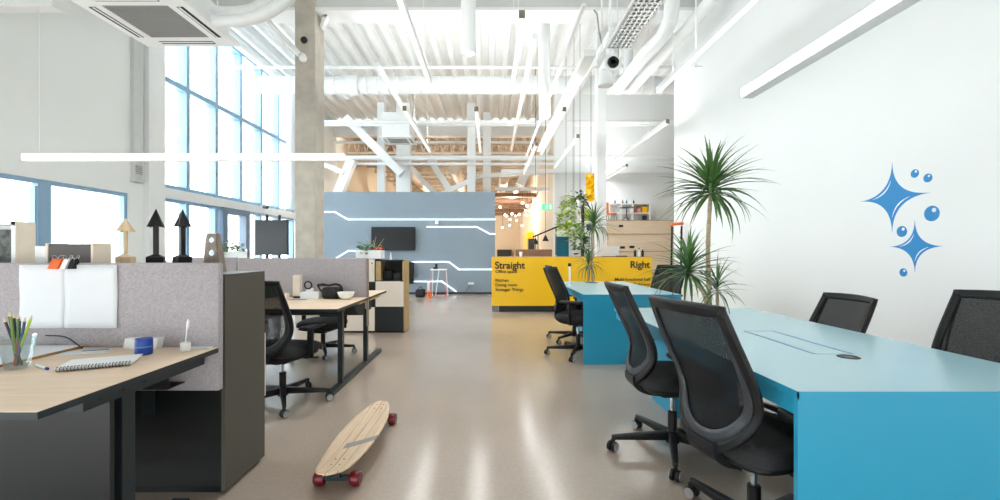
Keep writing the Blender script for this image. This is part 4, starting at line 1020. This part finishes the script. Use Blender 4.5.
# holed board
t = thing('holed_stand', 'tapered brown-grey stand with three holes on the right end of the cabinet', 'wooden stand', (cx_(211), YC, ZT))
def plate(w0, w1, h, th, holes, M3, name, m1, lean=0):
    b = B(); n = 24; zc = [h * (k + .5) / 3 for k in range(3)]
    for side in (0, th):
        for k in range(3):
            z0, z1 = h * k / 3, h * (k + 1) / 3; c0 = (0, zc[k]); r = holes[k]
            def ed(a):
                cc, ss = math.cos(a), math.sin(a); hz = h / 6
                t_ = min(1e9, hz / abs(ss) if abs(ss) > 1e-6 else 1e9)
                for _ in range(6):
                    zz = c0[1] + ss * t_; ww = (w0 + (w1 - w0) * (zz / h)) / 2
                    if abs(cc) * t_ > ww: t_ = ww / abs(cc)
                return (cc * t_, c0[1] + ss * t_)
            for i in range(n):
                a0, a1 = 2 * PI * i / n, 2 * PI * (i + 1) / n
                P = [(r * math.cos(a0), c0[1] + r * math.sin(a0)), ed(a0), ed(a1), (r * math.cos(a1), c0[1] + r * math.sin(a1))]
                b.bm.faces.new([b.bm.verts.new(M3 @ V(p[0], side, p[1])) for p in P])
                if side == 0: b.bm.faces.new([b.bm.verts.new(M3 @ V(r * math.cos(a), s2, c0[1] + r * math.sin(a))) for a, s2 in ((a0, 0), (a1, 0), (a1, th), (a0, th))])
    b.build(name, m1, t, smooth=0)
H_ = cz_(233.5)
plate(.095, .055, H_, .008, (.019, .017, .015), Matrix.Rotation(.0, 3, 'X'), 'front_board', M_board)
plate(.07, .04, H_, .008, (.014, .014, .012), Matrix.Translation((.035, .035, 0)) @ Matrix.Rotation(PI / 2, 4, 'Z') @ Matrix.Rotation(-.10, 4, 'X'), 'side_board', M_board) if False else None
B().prism([(-.0, 0), (.06, 0), (.035, H_), (.0, H_)], (.042, .0, 0), (0, 1, 0), (-.09, 0, 1), .006).build('side_board', M_board, t, smooth=0)
# ------------------------------------------------------------------ things on the near desk
ZD = .741
def dk(px, py, h=.4595): Y = h * F / (py - 251); return (px - 490) * Y / F, Y
x, y = dk(17, 368)
t = thing('pencil_glass', 'clear glass cup holding pencils on the nearest desk', 'glass', (x, y, ZD))
B().lathe([(.0, .0), (.033, .0), (.036, .004), (.058, .125), (.0565, .125), (.034, .010), (.0, .009)], (0, 0, 0), 28, closed=True).build('cup', M_cup, t)
pc = [(rgb(30, 32, 34), 'black', -.030, -.01), (rgb(26, 30, 30), 'dark', -.022, .012), (rgb(40, 44, 40), 'charcoal', -.012, -.014), (rgb(34, 38, 36), 'grey black', -.006, .016), (rgb(70, 120, 50), 'green', .004, 0), (rgb(100, 140, 50), 'olive green', -.002, -.02), (rgb(30, 60, 120), 'dark blue', .022, .004), (rgb(160, 190, 50), 'lime green', .052, -.006), (rgb(180, 50, 40), 'red', .0, .004), (rgb(24, 24, 26), 'deep black', -.036, -.004)]
for k, (col_, nm, tx, ty) in enumerate(pc):
    m1 = mat('pencil_' + nm.replace(' ', '_'), col_, .4); bx, by = -tx * .30 + .006 * math.cos(k * 2.1), -ty * .4 + .008 * math.sin(k * 2.1)
    g = thing('pencil', nm + ' pencil standing in the glass cup on the nearest desk', 'pencil', (x + bx, y + by, ZD + .011), 0, 'pencils in the glass cup')
    top = V(tx * 1.15 - bx, ty - by, (.17 + .012 * ((k * 7) % 3) - (.10 if nm == 'red' else 0))); d = top.normalized()
    B().cyl((0, 0, 0), top, .0046, 6).build('shaft', m1, g, smooth=0); B().cyl(top, top + d * .018, .0046, 6, .0008).build('tip', M_woodfig, g, smooth=0)
t = thing('sketchbook', 'white drawing board with wooden edge lying behind the pencil glass', 'board', (-2.18, 1.90, ZD))
B().box(-.3, .25, -.26, .19, 0, .010, .001).build('board', M_edge, t, smooth=0); B().box(-.3, .247, -.258, .188, .010, .012).build('sheet', M_paper, t, smooth=0); B().box(-.1, -.03, -.16, -.13, .012, .0125).build('print', M_shell, t, smooth=0); B().box(-.22, -.02, -.25, -.21, .012, .0126).build('blue_print', M_bluep, t, smooth=0)
# spiral notebook
p0, p1 = V(*dk(54, 373), 0), V(*dk(131, 366), 0); d = (p1 - p0); L_ = d.length; a = math.atan2(d.y, d.x)
t = thing('spiral_notebook', 'white spiral-bound notebook on the nearest desk', 'notebook', (p0.x, p0.y, ZD + .004), a)
B().box(0, L_, .008, .165, 0, .008, .001).build('pages', M_paper, t, smooth=0); B().box(-.002, L_ + .002, .004, .168, .008, .0095).build('cover', M_white, t, smooth=0)
b = B()
for k in range(22):
    xx = .006 + (L_ - .012) * k / 21; b.tube([(xx, .008 + .010 * math.cos(q), .006 + .009 * math.sin(q)) for q in [2 * PI * j / 10 for j in range(10)]] + [(xx, .018, .006)], .0013, 5)
b.build('spiral', M_shell, t)
x, y = dk(84, 352.5)
t = thing('loose_sheet', 'thin white sheet with a blue corner behind the spiral notebook', 'paper', (x, y, ZD), .35)
B().box(-.09, .09, -.045, .05, 0, .001).build('sheet', M_paper, t, smooth=0); B().box(-.02, .08, .02, .045, .001, .0014).build('print', M_bluep, t, smooth=0)
x, y = dk(106, 353)
t = thing('craft_strip', 'small tan paper strip beside the loose sheet on the nearest desk', 'paper', (x, y, ZD), 1.1)
B().box(-.05, .05, -.008, .008, 0, .0015).build('strip', M_ply, t, smooth=0)
x, y = dk(41, 368)
t = thing('pen', 'white pen with blue end lying beside the pencil glass', 'pen', (x, y, ZD + .005), -.5)
B().cyl((-.055, 0, 0), (.05, 0, 0), .0045, 8).build('barrel', M_decalw, t); B().cyl((.05, 0, 0), (.066, 0, 0), .0052, 8).build('cap', M_blue, t); B().cyl((-.07, 0, 0), (-.055, 0, 0), .002, 8, .0045).build('tip', M_shell, t)
x, y = dk(138.5, 356)
t = thing('blue_tin', 'royal blue round tin with a pale band on the nearest desk', 'tin', (x, y + .03, ZD))
B().lathe([(.0, 0), (.031, 0), (.033, .003), (.033, .068), (.031, .072), (.0, .072)], (0, 0, 0), 28, closed=True).build('tin', M_blue, t); B().lathe([(.0334, .033), (.0338, .034), (.0338, .038), (.0334, .039)], (0, 0, 0), 28).build('band', M_bluep, t)
x, y = dk(141.5, 348.5)
t = thing('white_box', 'white low box behind the blue tin on the nearest desk', 'box', (x, y + .02, ZD), .0)
B().prism([(-.08, 0), (.075, 0), (.085, .05), (-.07, .048)], (0, .02, 0), (1, 0, 0), (0, 0, 1), .05).build('carton', M_white, t, smooth=0)
x, y = dk(185.5, 350.5)
t = thing('brush_holder', 'tiny white round pot with a white brush near the desk corner', 'brush pot', (x, y, ZD))
B().lathe([(.0, 0), (.020, 0), (.021, .003), (.021, .036), (.016, .038), (.0, .036)], (0, 0, 0), 20, closed=True).build('pot', M_white, t); B().tube([(0, 0, .036), (.006, 0, .095), (.010, 0, .112), (.011, 0, .13), (.012, 0, .145)], .004, 8, True, [.0025, .003, .006, .006, .002]).build('brush', M_white, t)
x, y = dk(200, 348)
t = thing('paper_scrap', 'small white paper scrap at the corner of the nearest desk', 'paper', (x - .01, y, ZD), .1)
B().box(-.05, .06, -.02, .02, 0, .004).build('scrap', M_paper, t, smooth=0)
tag(B().tube(crv([(-2.1, 2.08, ZD + .06), (-2.0, 2.07, ZD + .055), (-1.93, 2.06, ZD + .02), (-1.9, 2.05, ZD + .006)]), .003, 6).build('charging_cable', M_black), 'thin dark cable curling behind the drawing board', 'cable')
# ------------------------------------------------------------------ double desk
t = thing('double_desk', 'back-to-back pale wood double desk with black steel legs behind the dark cabinet', 'desk', (-2.0, 4.4, 0))
def W(b, n, m, **k): return b.build(n, m, t, **k)
for s_, y0, y1 in ((0, -.91, -.03), (1, .03, .74)):
    wt = W(B().box(-.82 if s_ == 0 else -.45, .79, y0, y1, .738, .7405), 'worktop', M_desk, smooth=0)
    B().box(-.82 if s_ == 0 else -.45, .79, y0, y1, .716, .738).build('top_edge', M_edge if 0 else M_steel, wt, smooth=0)
W(B().box(.74, .78, -.28, -.05, .700, .716).box(.74, .785, .05, .45, .696, .716), 'side_bracket', M_olive, smooth=0)
W(B().box(-.75, .70, -.50, -.44, .65, .712).box(-.40, .70, .26, .32, .65, .712), 'frame_rail', M_steel, smooth=0)
for X in (.65, -.50):
    for y in (-.53, .25): W(B().box(X + .008, X + .052, y, y + .05, .04, .714, .003), 'leg', M_steel, smooth=0)
    W(B().box(X, X + .06, -.78, .84, 0.0, .04, .004), 'foot', M_steel, smooth=0)
W(B().prism([(-.40, .70), (-.04, .70), (-.04, .60), (-.12, .575), (-.25, .60)], (-.2, 0, 0), (0, 1, 0), (0, 0, 1), .96), 'cable_tray', M_blackm, smooth=0)
W(B().prism([(.05, .70), (.23, .70), (.20, .60), (.05, .59)], (-.2, 0, 0), (0, 1, 0), (0, 0, 1), .96), 'cable_tray', M_blackm, smooth=0)
t = thing('desk_divider', 'grey fabric divider standing between the halves of the double desk', 'desk divider', (-1.87, 4.4, 0))
B().box(-.64, .64, -.022, .022, .62, 1.13, .008).build('panel', M_fabric, t); B().box(.64, .655, -.02, .02, .45, 1.125, .003).build('edge_trim', M_wax if 0 else M_board, t, smooth=0)
t = thing('desk_divider', 'short piece of grey fabric divider left of the double desk divider', 'desk divider', (-2.85, 4.402, 0))
B().box(-.32, .32, -.022, .022, .0, 1.135, .008).build('panel', M_fabric, t)
t = thing('planter_cabinet', 'white cabinet carrying a flower planter behind the double desk', 'cabinet', (-2.95, 4.75, 0))
B().box(-.42, .40, -.3, .25, .04, 1.10, .004).build('body', M_white, t, smooth=0); B().box(-.4, .38, -.28, .23, 0, .04).build('plinth', M_dark, t, smooth=0)
t = thing('flower_planter', 'white planter box with pale flowers standing left of the tall screen', 'planter', (-2.79, 4.72, 1.101))
B().box(-.16, .14, -.08, .08, 0, .09, .004).build('box', M_white, t, smooth=0)
bushy(90, .12, .06, 9, .06).build('foliage', M_leaf, t, recalc=False, smooth=0).location = (0, 0, .13)
b = B(); rnd = random.Random(4)
for k in range(26):
    q = V(rnd.uniform(-.13, .12), rnd.uniform(-.06, .06), rnd.uniform(.12, .19)); b.lathe([(0, -.006), (.012, 0), (.014, .006), (.0, .008)], q, 6, closed=True)
b.build('blossoms', M_wax, t)
def Z2(px, py): return dk(px, py)
def on2(name, px, py, lab, cat, rz=0):
    x, y = dk(px, py); y = min(y, 4.30); x = (px - 490) * y / F
    return thing(name, lab, cat, (x, y, ZD), rz)
t = on2('white_bowl', 346, 298.6, 'white round bowl on the double desk by the divider', 'bowl'); t.name = 'bowl'
t.location.y = 4.2; t.location.x = (346 - 490) * 4.2 / F
B().lathe([(.0, .0), (.035, 0), (.04, .004), (.066, .03), (.080, .068), (.076, .068), (.062, .034), (.035, .010), (.0, .008)], (0, 0, 0), 32, closed=True).build('bowl_shell', M_white, t)
t = on2('carton_bottle', 297.5, 298, 'beige upright carton on the double desk beside the phone charger box', 'carton')
B().box(-.035, .035, -.03, .03, .02, .225, .004).build('carton', M_wax, t, smooth=0); B().box(-.03, .03, -.025, .025, 0, .02).build('base', M_black, t, smooth=0)
t = on2('charger_box', 311, 298.5, 'white box with a black ring cable on the double desk', 'device box')
B().box(-.09, .09, -.04, .04, 0, .065, .004).box(-.04, .02, -.02, .02, .065, .10, .004).build('box', M_white, t, smooth=0); B().tube([(-.02 + .035 * math.cos(q), -.02, .13 + .035 * math.sin(q)) for q in [2 * PI * j / 16 for j in range(17)]], .007, 8).build('ring', M_black, t)
t = on2('camera_bag', 322, 298, 'lumpy black camera bag beside the white bowl on the double desk', 'bag')
t.location.y = 4.26; t.location.x += .095
b = B().box(-.07, .10, -.06, .06, 0, .11, .03, seg=4); b.lathe([(.0, -.09), (.035, -.09), (.04, -.03), (.045, .02)], (.04, 0, .06), 18, 'y', True); b.build('bag', M_blackm, t)
B().tube(crv([(-.10, 0, .12), (-.06, -.05, .14), (0, -.04, .13), (.06, -.03, .14), (.10, 0, .12), (.12, 0, .07)]), .010, 8).build('strap', M_black, t); B().tube(crv([(-.08, 0, .06), (-.12, 0, .13), (-.05, 0, .125)]), .008, 8).build('strap', M_black, t)
t = on2('blue_paper', 296, 300.5, 'blue sheet lying on the double desk in front of the beige carton', 'paper'); B().box(-.10, .07, -.03, .03, 0, .002).build('sheet', M_bluep, t, smooth=0); t.location.y = 4.15; t.location.x -= .0
t = on2('small_canister', 287, 300, 'small cream canister on the double desk left of the beige carton', 'canister'); B().lathe([(.0, 0), (.022, 0), (.022, .05), (.018, .055), (.0, .055)], (0, 0, 0), 16, closed=True).build('canister', M_wax, t)
t.location.y = 4.22; t.location.x = (287 - 490) * 4.22 / F
for k, (px, m1, lab) in enumerate([(263, M_red, 'dark red booklet on the double desk seen through the chair back'), (268, mat('booklet_green', rgb(40, 110, 70), .5), 'green booklet on the double desk seen through the chair back')]):
    t = thing('booklet', lab, 'booklet', ((px - 490) * 4.32 / F, 4.32, ZD), 0, 'booklets by the divider'); B().box(-.022, .022, -.01, .01, 0, .10, .002).build('cover', m1, t, smooth=0)
# ------------------------------------------------------------------ cabinets in the middle distance
t = thing('locker_cabinet', 'cream and dark cabinet with an open niche right of the double desk', 'cabinet', (-1.46, 6.65, 0))
def W(b, n, m, **k): return b.build(n, m, t, **k)
W(B().box(-.215, -.14, -.20, .22, .76, 1.05).box(.175, .195, -.20, .12, .76, 1.05).box(-.14, .175, .08, .12, .76, 1.05), 'niche_side', M_olive, smooth=0)
W(B().box(-.215, .195, -.2, .12, 1.05, 1.07).box(-.215, .195, -.2, .12, .04, .77), 'body', M_dark, smooth=0)
W(B().box(.195, .215, -.21, .12, .02, 1.07), 'side_panel', M_olive, smooth=0)
W(B().box(-.135, .17, .06, .08, .77, 1.05), 'niche_back', M_dark, smooth=0)
dr = W(B().box(-.215, .195, -.21, -.2, .385, .755, .002), 'drawer', M_door, smooth=0)
dr = W(B().box(-.215, .195, -.21, -.2, .03, .375, .002), 'drawer', M_dark, smooth=0)
W(B().box(-.21, .19, -.18, .1, 0, .04), 'plinth', M_black, smooth=0)
for (x, w_, h_, m1, lab) in [(-.06, .14, .14, M_black, 'black device inside the niche of the cream cabinet, left one'), (.08, .10, .10, M_dark, 'dark grey device inside the niche of the cream cabinet, right one')]:
    tag(B().box(-1.46 + x - w_ / 2, -1.46 + x + w_ / 2, 6.52, 6.68, .771, .77 + h_, .01).build('niche_device', m1, smooth=0), lab, 'device')
t = thing('locker_cabinet', 'taller cream and dark cabinet under the white planter', 'cabinet', (-1.925, 6.65, 0))
W(B().box(-.235, .245, -.2, .22, .04, 1.085), 'body', M_dark, smooth=0)
W(B().box(-.235, .235, -.21, -.2, .75, 1.08, .002), 'door', M_door, smooth=0); W(B().box(-.235, .235, -.21, -.2, .03, .375, .002), 'drawer', M_door, smooth=0); W(B().box(-.235, .235, -.205, -.2, .385, .74, .002), 'drawer', M_dark, smooth=0)
W(B().box(-.22, .22, -.18, .2, 0, .04), 'plinth', M_black, smooth=0); W(B().cyl((.20, -.222, 1.02), (.20, -.21, 1.02), .01, 10), 'lock', M_shell)
t = thing('planter_box', 'white planter box with succulents on the cream cabinets', 'planter', (-1.79, 6.6, 1.086))
B().box(-.19, .18, -.12, .12, 0, .125, .004).build('box', M_white, t, smooth=0)
bushy(120, .12, .08, 19, .07).build('foliage', M_leaf, t, recalc=False, smooth=0).location = (-.06, 0, .15)
b = B()
for a_, c_ in (((-.0, 0, .1), (-.06, 0, .36)), ((.03, 0, .1), (.08, 0, .33)), ((.06, 0, .1), (.20, 0, .30)), ((.02, .03, .1), (.04, .0, .28))): b.cyl(a_, c_, .006, 6, .003)
b.build('stems', M_bark, t); bushy(40, .05, .04, 29, .06).build('blossoms', M_orange, t, recalc=False, smooth=0).location = (.11, 0, .14)
t = thing('white_cone', 'small white cone standing on the cabinet with the open niche', 'cone', (-1.49, 6.6, 1.0705)); B().lathe([(.02, 0), (.02, .01), (.006, .11)], (0, 0, 0), 12).build('cone', M_white, t)
# black bag etc next to it
t = thing('wall_speaker', 'narrow black upright box on the blue-grey wall just right of the cream cabinet', 'speaker', (at(411, 0, 12.2).x, 12.22, .29)); B().box(-.07, .07, -.06, .075, 0, .60, .01).build('housing', M_blackm, t, smooth=0); B().box(-.05, .05, -.064, -.06, .03, .57).build('grille', M_black, t, smooth=0)
# ------------------------------------------------------------------ far left monitor on stand
q = at(272, 238, 8.4)
t = thing('display_stand', 'large dark display on a stand in front of the tall windows', 'display', (q.x, 8.4, 0))
w_, h0, h1 = .62, at(0, 255, 8.4).z, at(0, 220, 8.4).z
B().box(-w_ / 2, w_ / 2, -.03, .03, h0, h1, .008).build('housing', M_framed if 0 else M_steel, t, smooth=0); B().box(-w_ / 2 + .015, w_ / 2 - .015, -.034, -.03, h0 + .015, h1 - .015).build('screen', M_screen, t, smooth=0)
for s_ in (-.12, .12):
    B().cyl((s_, .05, .05), (s_, .05, h1 + .1), .025, 12).build('post', M_black, t); B().box(s_ - .03, s_ + .03, -.3, .3, 0, .05, .008).build('foot', M_black, t)
t = thing('wall_camera', 'small dark camera fixed on the window rail above the display', 'camera', (XL + .14, 11.4, 2.34)); B().cyl((0, 0, 0), (.14, -.1, -.02), .04, 12).build('body', M_shell, t); B().box(-.07, .02, -.03, .03, -.03, .05).build('bracket', M_white, t, smooth=0)
# ------------------------------------------------------------------ feature wall items
t = thing('wall_screen', 'black flat television on the blue-grey wall', 'television', (at(393, 0, 12.2).x, 12.25, at(0, 238.7, 12.2).z))
B().box(-.61, .61, -.03, .02, -.325, .325, .006).build('housing', M_black, t, smooth=0); B().box(-.597, .597, -.033, -.03, -.31, .31).build('screen', M_screen, t, smooth=0); B().box(-.2, .2, .02, .05, -.15, .15).build('wall_mount', M_black, t, smooth=0)
t = thing('wall_camera', 'small white camera under the upper light line of the blue-grey wall', 'camera', at(437, 221.5, 12.2)); B().lathe([(.02, -.05), (.045, -.04), (.045, .04), (.02, .05)], (0, -.02, -.03), 12).build('body', M_white, t); B().box(-.03, .03, -.02, .1, .0, .04).build('bracket', M_white, t, smooth=0)
tag(B().cyl(at(439, 224, 12.28), at(440, 250, 12.28), .006, 6).build('cable', M_grille), 'thin grey cable hanging below the small white camera', 'cable')
t = thing('wall_socket', 'white socket strip low on the blue-grey wall', 'socket', at(471, 283.5, 12.28)); B().box(-.08, .08, -.03, .02, -.03, .03, .004).build('plate', M_white, t, smooth=0); B().cyl((0, -.02, -.03), (-.14, -.01, -.22), .006, 6).build('cord', M_black, t)
t = thing('side_table', 'small table with pink wrapped legs against the blue-grey wall', 'table', (at(439, 0, 11.7).x, 11.7, 0))
zt = at(0, 269, 11.7).z
B().box(-.21, .21, -.18, .18, zt - .03, zt, .005).build('tabletop', M_white, t, smooth=0)
for i, m1 in ((-1, M_pink), (1, M_pink)):
    for j in (-1, 1): B().cyl((i * .18, j * .15, zt - .03), (i * .20 + (.02 if i > 0 else 0), j * .17, .0), .010, 8).build('leg', m1 if j < 0 else M_white, t)
B().bar((.0, 0, zt - .03), (-.09, 0, .02), .02, .02).build('brace', M_white, t)
B().box(-.10, .14, -.10, .1, 0, .012, .003).build('base_tray', M_pink, t, smooth=0)
t = thing('table_gadget', 'small black gadget on the table with pink legs', 'gadget', (at(436, 0, 11.7).x, 11.7, zt + .0005)); B().box(-.07, .05, -.05, .05, 0, .05, .01).box(-.02, .04, -.03, .03, .05, .14, .01).build('body', M_black, t)
t = thing('white_post_stand', 'short white upright strip beside the pink-legged table', 'stand', (at(428.5, 0, 11.9).x, 11.9, 0)); B().box(-.03, .03, -.03, .03, 0, at(0, 281, 11.9).z, .003).build('upright', M_white, t, smooth=0)
t = thing('tool_bag', 'dark tool bag on the floor left of the pink-legged table', 'bag', (at(420.5, 0, 11.5).x, 11.5, 0)); B().box(-.12, .12, -.12, .12, 0, .2, .04, seg=3).build('bag', M_blackm, t); B().tube(crv([(-.07, 0, .19), (0, 0, .27), (.07, 0, .19)]), .01, 8).build('handle', M_black, t)
t = thing('orange_cable_reel', 'small orange-red cable reel on the floor by the tool bag', 'cable reel', (at(429, 0, 11.3).x, 11.3, 0)); B().lathe([(.09, 0), (.09, .02), (.04, .03), (.04, .13), (.09, .14), (.09, .16)], (0, 0, 0), 18).build('reel', M_orange, t)
# ------------------------------------------------------------------ longboard
t = thing('longboard', 'pale wooden longboard skateboard with dark red wheels on the floor', 'skateboard', (-.775, 2.62, 0), math.radians(-.8))
L_ = 1.08; n = 30; rows = []; b = B()
def hw(s):   # half width along the board, s=0 near end .. 1 far end
    K = [(0, .0), (.015, .040), (.04, .062), (.09, .078), (.18, .094), (.32, .110), (.45, .118), (.6, .117), (.75, .104), (.87, .080), (.94, .058), (.98, .034), (1, 0)]
    for (a, wa), (c_, wc) in zip(K, K[1:]):
        if s <= c_: q = (s - a) / (c_ - a); return wa + (wc - wa) * q
    return 0
SS = [.0, .006, .015, .028, .045, .07, .1, .15] + [.2 + .05 * k for k in range(14)] + [.88, .91, .935, .955, .972, .985, .994, 1]
def zz(s, u): return .108 + .012 * (2 * s - 1) ** 2 + .006 * u * u + .02 * max(0, .12 - s) / .12
for s in SS:
    wv = hw(s); rows.append([(u * wv, -L_ / 2 + L_ * s, zz(s, u)) for u in (-1, -.8, -.4, 0, .4, .8, 1)])
rows = rows[1:-1]
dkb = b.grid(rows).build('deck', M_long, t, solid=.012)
b = B()
for s in (.13, .19, .87, .93):
    for u in (-.022, .022): b.cyl((u, -L_ / 2 + L_ * s, zz(s, 0) + .005), (u, -L_ / 2 + L_ * s, zz(s, 0) + .0085), .0042, 8)
b.build('bolts', M_steel, t)
for s in (.16, .90):
    Y = -L_ / 2 + L_ * s
    tr = B().box(-.035, .035, Y - .05, Y + .05, .082, .100, .004).bar((0, Y, .085), (0, Y - .02, .05), .05, .05, (0, 1, 0)).bar((-.075, Y, .040), (.075, Y, .040), .022, .024).cyl((-.115, Y, .038), (.115, Y, .038), .005, 8).build('truck', M_steel, t)
    for sx in (-1, 1):
        w_ = B(); w_.lathe([(.012, -.023), (.030, -.026), (.035, -.020), (.0375, -.008), (.0375, .008), (.035, .020), (.030, .026), (.012, .023)], (sx * .092, Y, .0375), 26, 'x'); w_.mi = 1; w_.lathe([(.004, -.024), (.011, -.024), (.011, .024), (.004, .024)], (sx * .092, Y, .0375), 16, 'x')
        w_.build('wheel', [M_red, M_shell], t)
# ------------------------------------------------------------------ world, lights, camera
w = bpy.data.worlds.new('sky'); bpy.context.scene.world = w; w.use_nodes = True
nt = w.node_tree; bg = nt.nodes['Background']
tc = nt.nodes.new('ShaderNodeTexCoord'); sp = nt.nodes.new('ShaderNodeSeparateXYZ'); cr = nt.nodes.new('ShaderNodeValToRGB')
nt.links.new(tc.outputs['Generated'], sp.inputs[0]); nt.links.new(sp.outputs['Z'], cr.inputs['Fac'])
cr.color_ramp.elements[0].color = (.95, .96, .965, 1); cr.color_ramp.elements[0].position = 0; cr.color_ramp.elements[1].color = (.91, .95, .99, 1); cr.color_ramp.elements[1].position = .8
nt.links.new(cr.outputs[0], bg.inputs[0]); bg.inputs[1].default_value = WS
def area(name, loc, rot, sx, sy, power, col=(1, 1, 1)):
    l = bpy.data.lights.new(name, 'AREA'); l.shape = 'RECTANGLE'; l.size = sx; l.size_y = sy; l.energy = power; l.color = col
    o = bpy.data.objects.new(name, l); C.objects.link(o); o.location = loc; o.rotation_euler = rot; return o
# lamps along the ceiling lights; the upward ones are added fill for the deck
for x, y, z, sy, p in LAMPS:
    area('ceiling_lamp_light', (x, y, z), (0, 0, 0), .06, sy, p * ((2.2 if x < 0 else .7) if y < 5 else .55))
for x, y, z, sy, p in LAMPS:
    area('deck_fill_uplight', (x, y, z + .12), (PI, 0, 0), .06, sy, p * UPL)
for x, y, p in ((-2, 22, 130), (-2, 27, 130), (1, 20, 80)):
    l = bpy.data.lights.new('warm_hall_light', 'POINT'); l.energy = p * WARM; l.color = (1, .93, .82); l.shadow_soft_size = .3
    o = bpy.data.objects.new('warm_hall_light', l); C.objects.link(o); o.location = (x, y, 3.2)
cam = bpy.data.cameras.new('camera'); cam.sensor_width = 36; cam.lens = 36 * F / 1000; cam.shift_x = .010; cam.shift_y = .001; cam.clip_start = .05
co = bpy.data.objects.new('camera', cam); C.objects.link(co); co.location = (0, 0, 1.2); co.rotation_euler = (PI / 2, 0, 0)
sc = bpy.context.scene; sc.camera = co
sc.view_settings.view_transform = 'Standard'; sc.view_settings.look = 'None'; sc.view_settings.gamma = 1; sc.view_settings.use_curve_mapping = False
sc.view_settings.exposure = EXPO
sc.cycles.max_bounces = 10; sc.cycles.diffuse_bounces = 6; sc.cycles.transparent_max_bounces = 16; sc.cycles.sample_clamp_indirect = 8
sc.cycles.use_denoising = True
sc.cycles.caustics_reflective = False
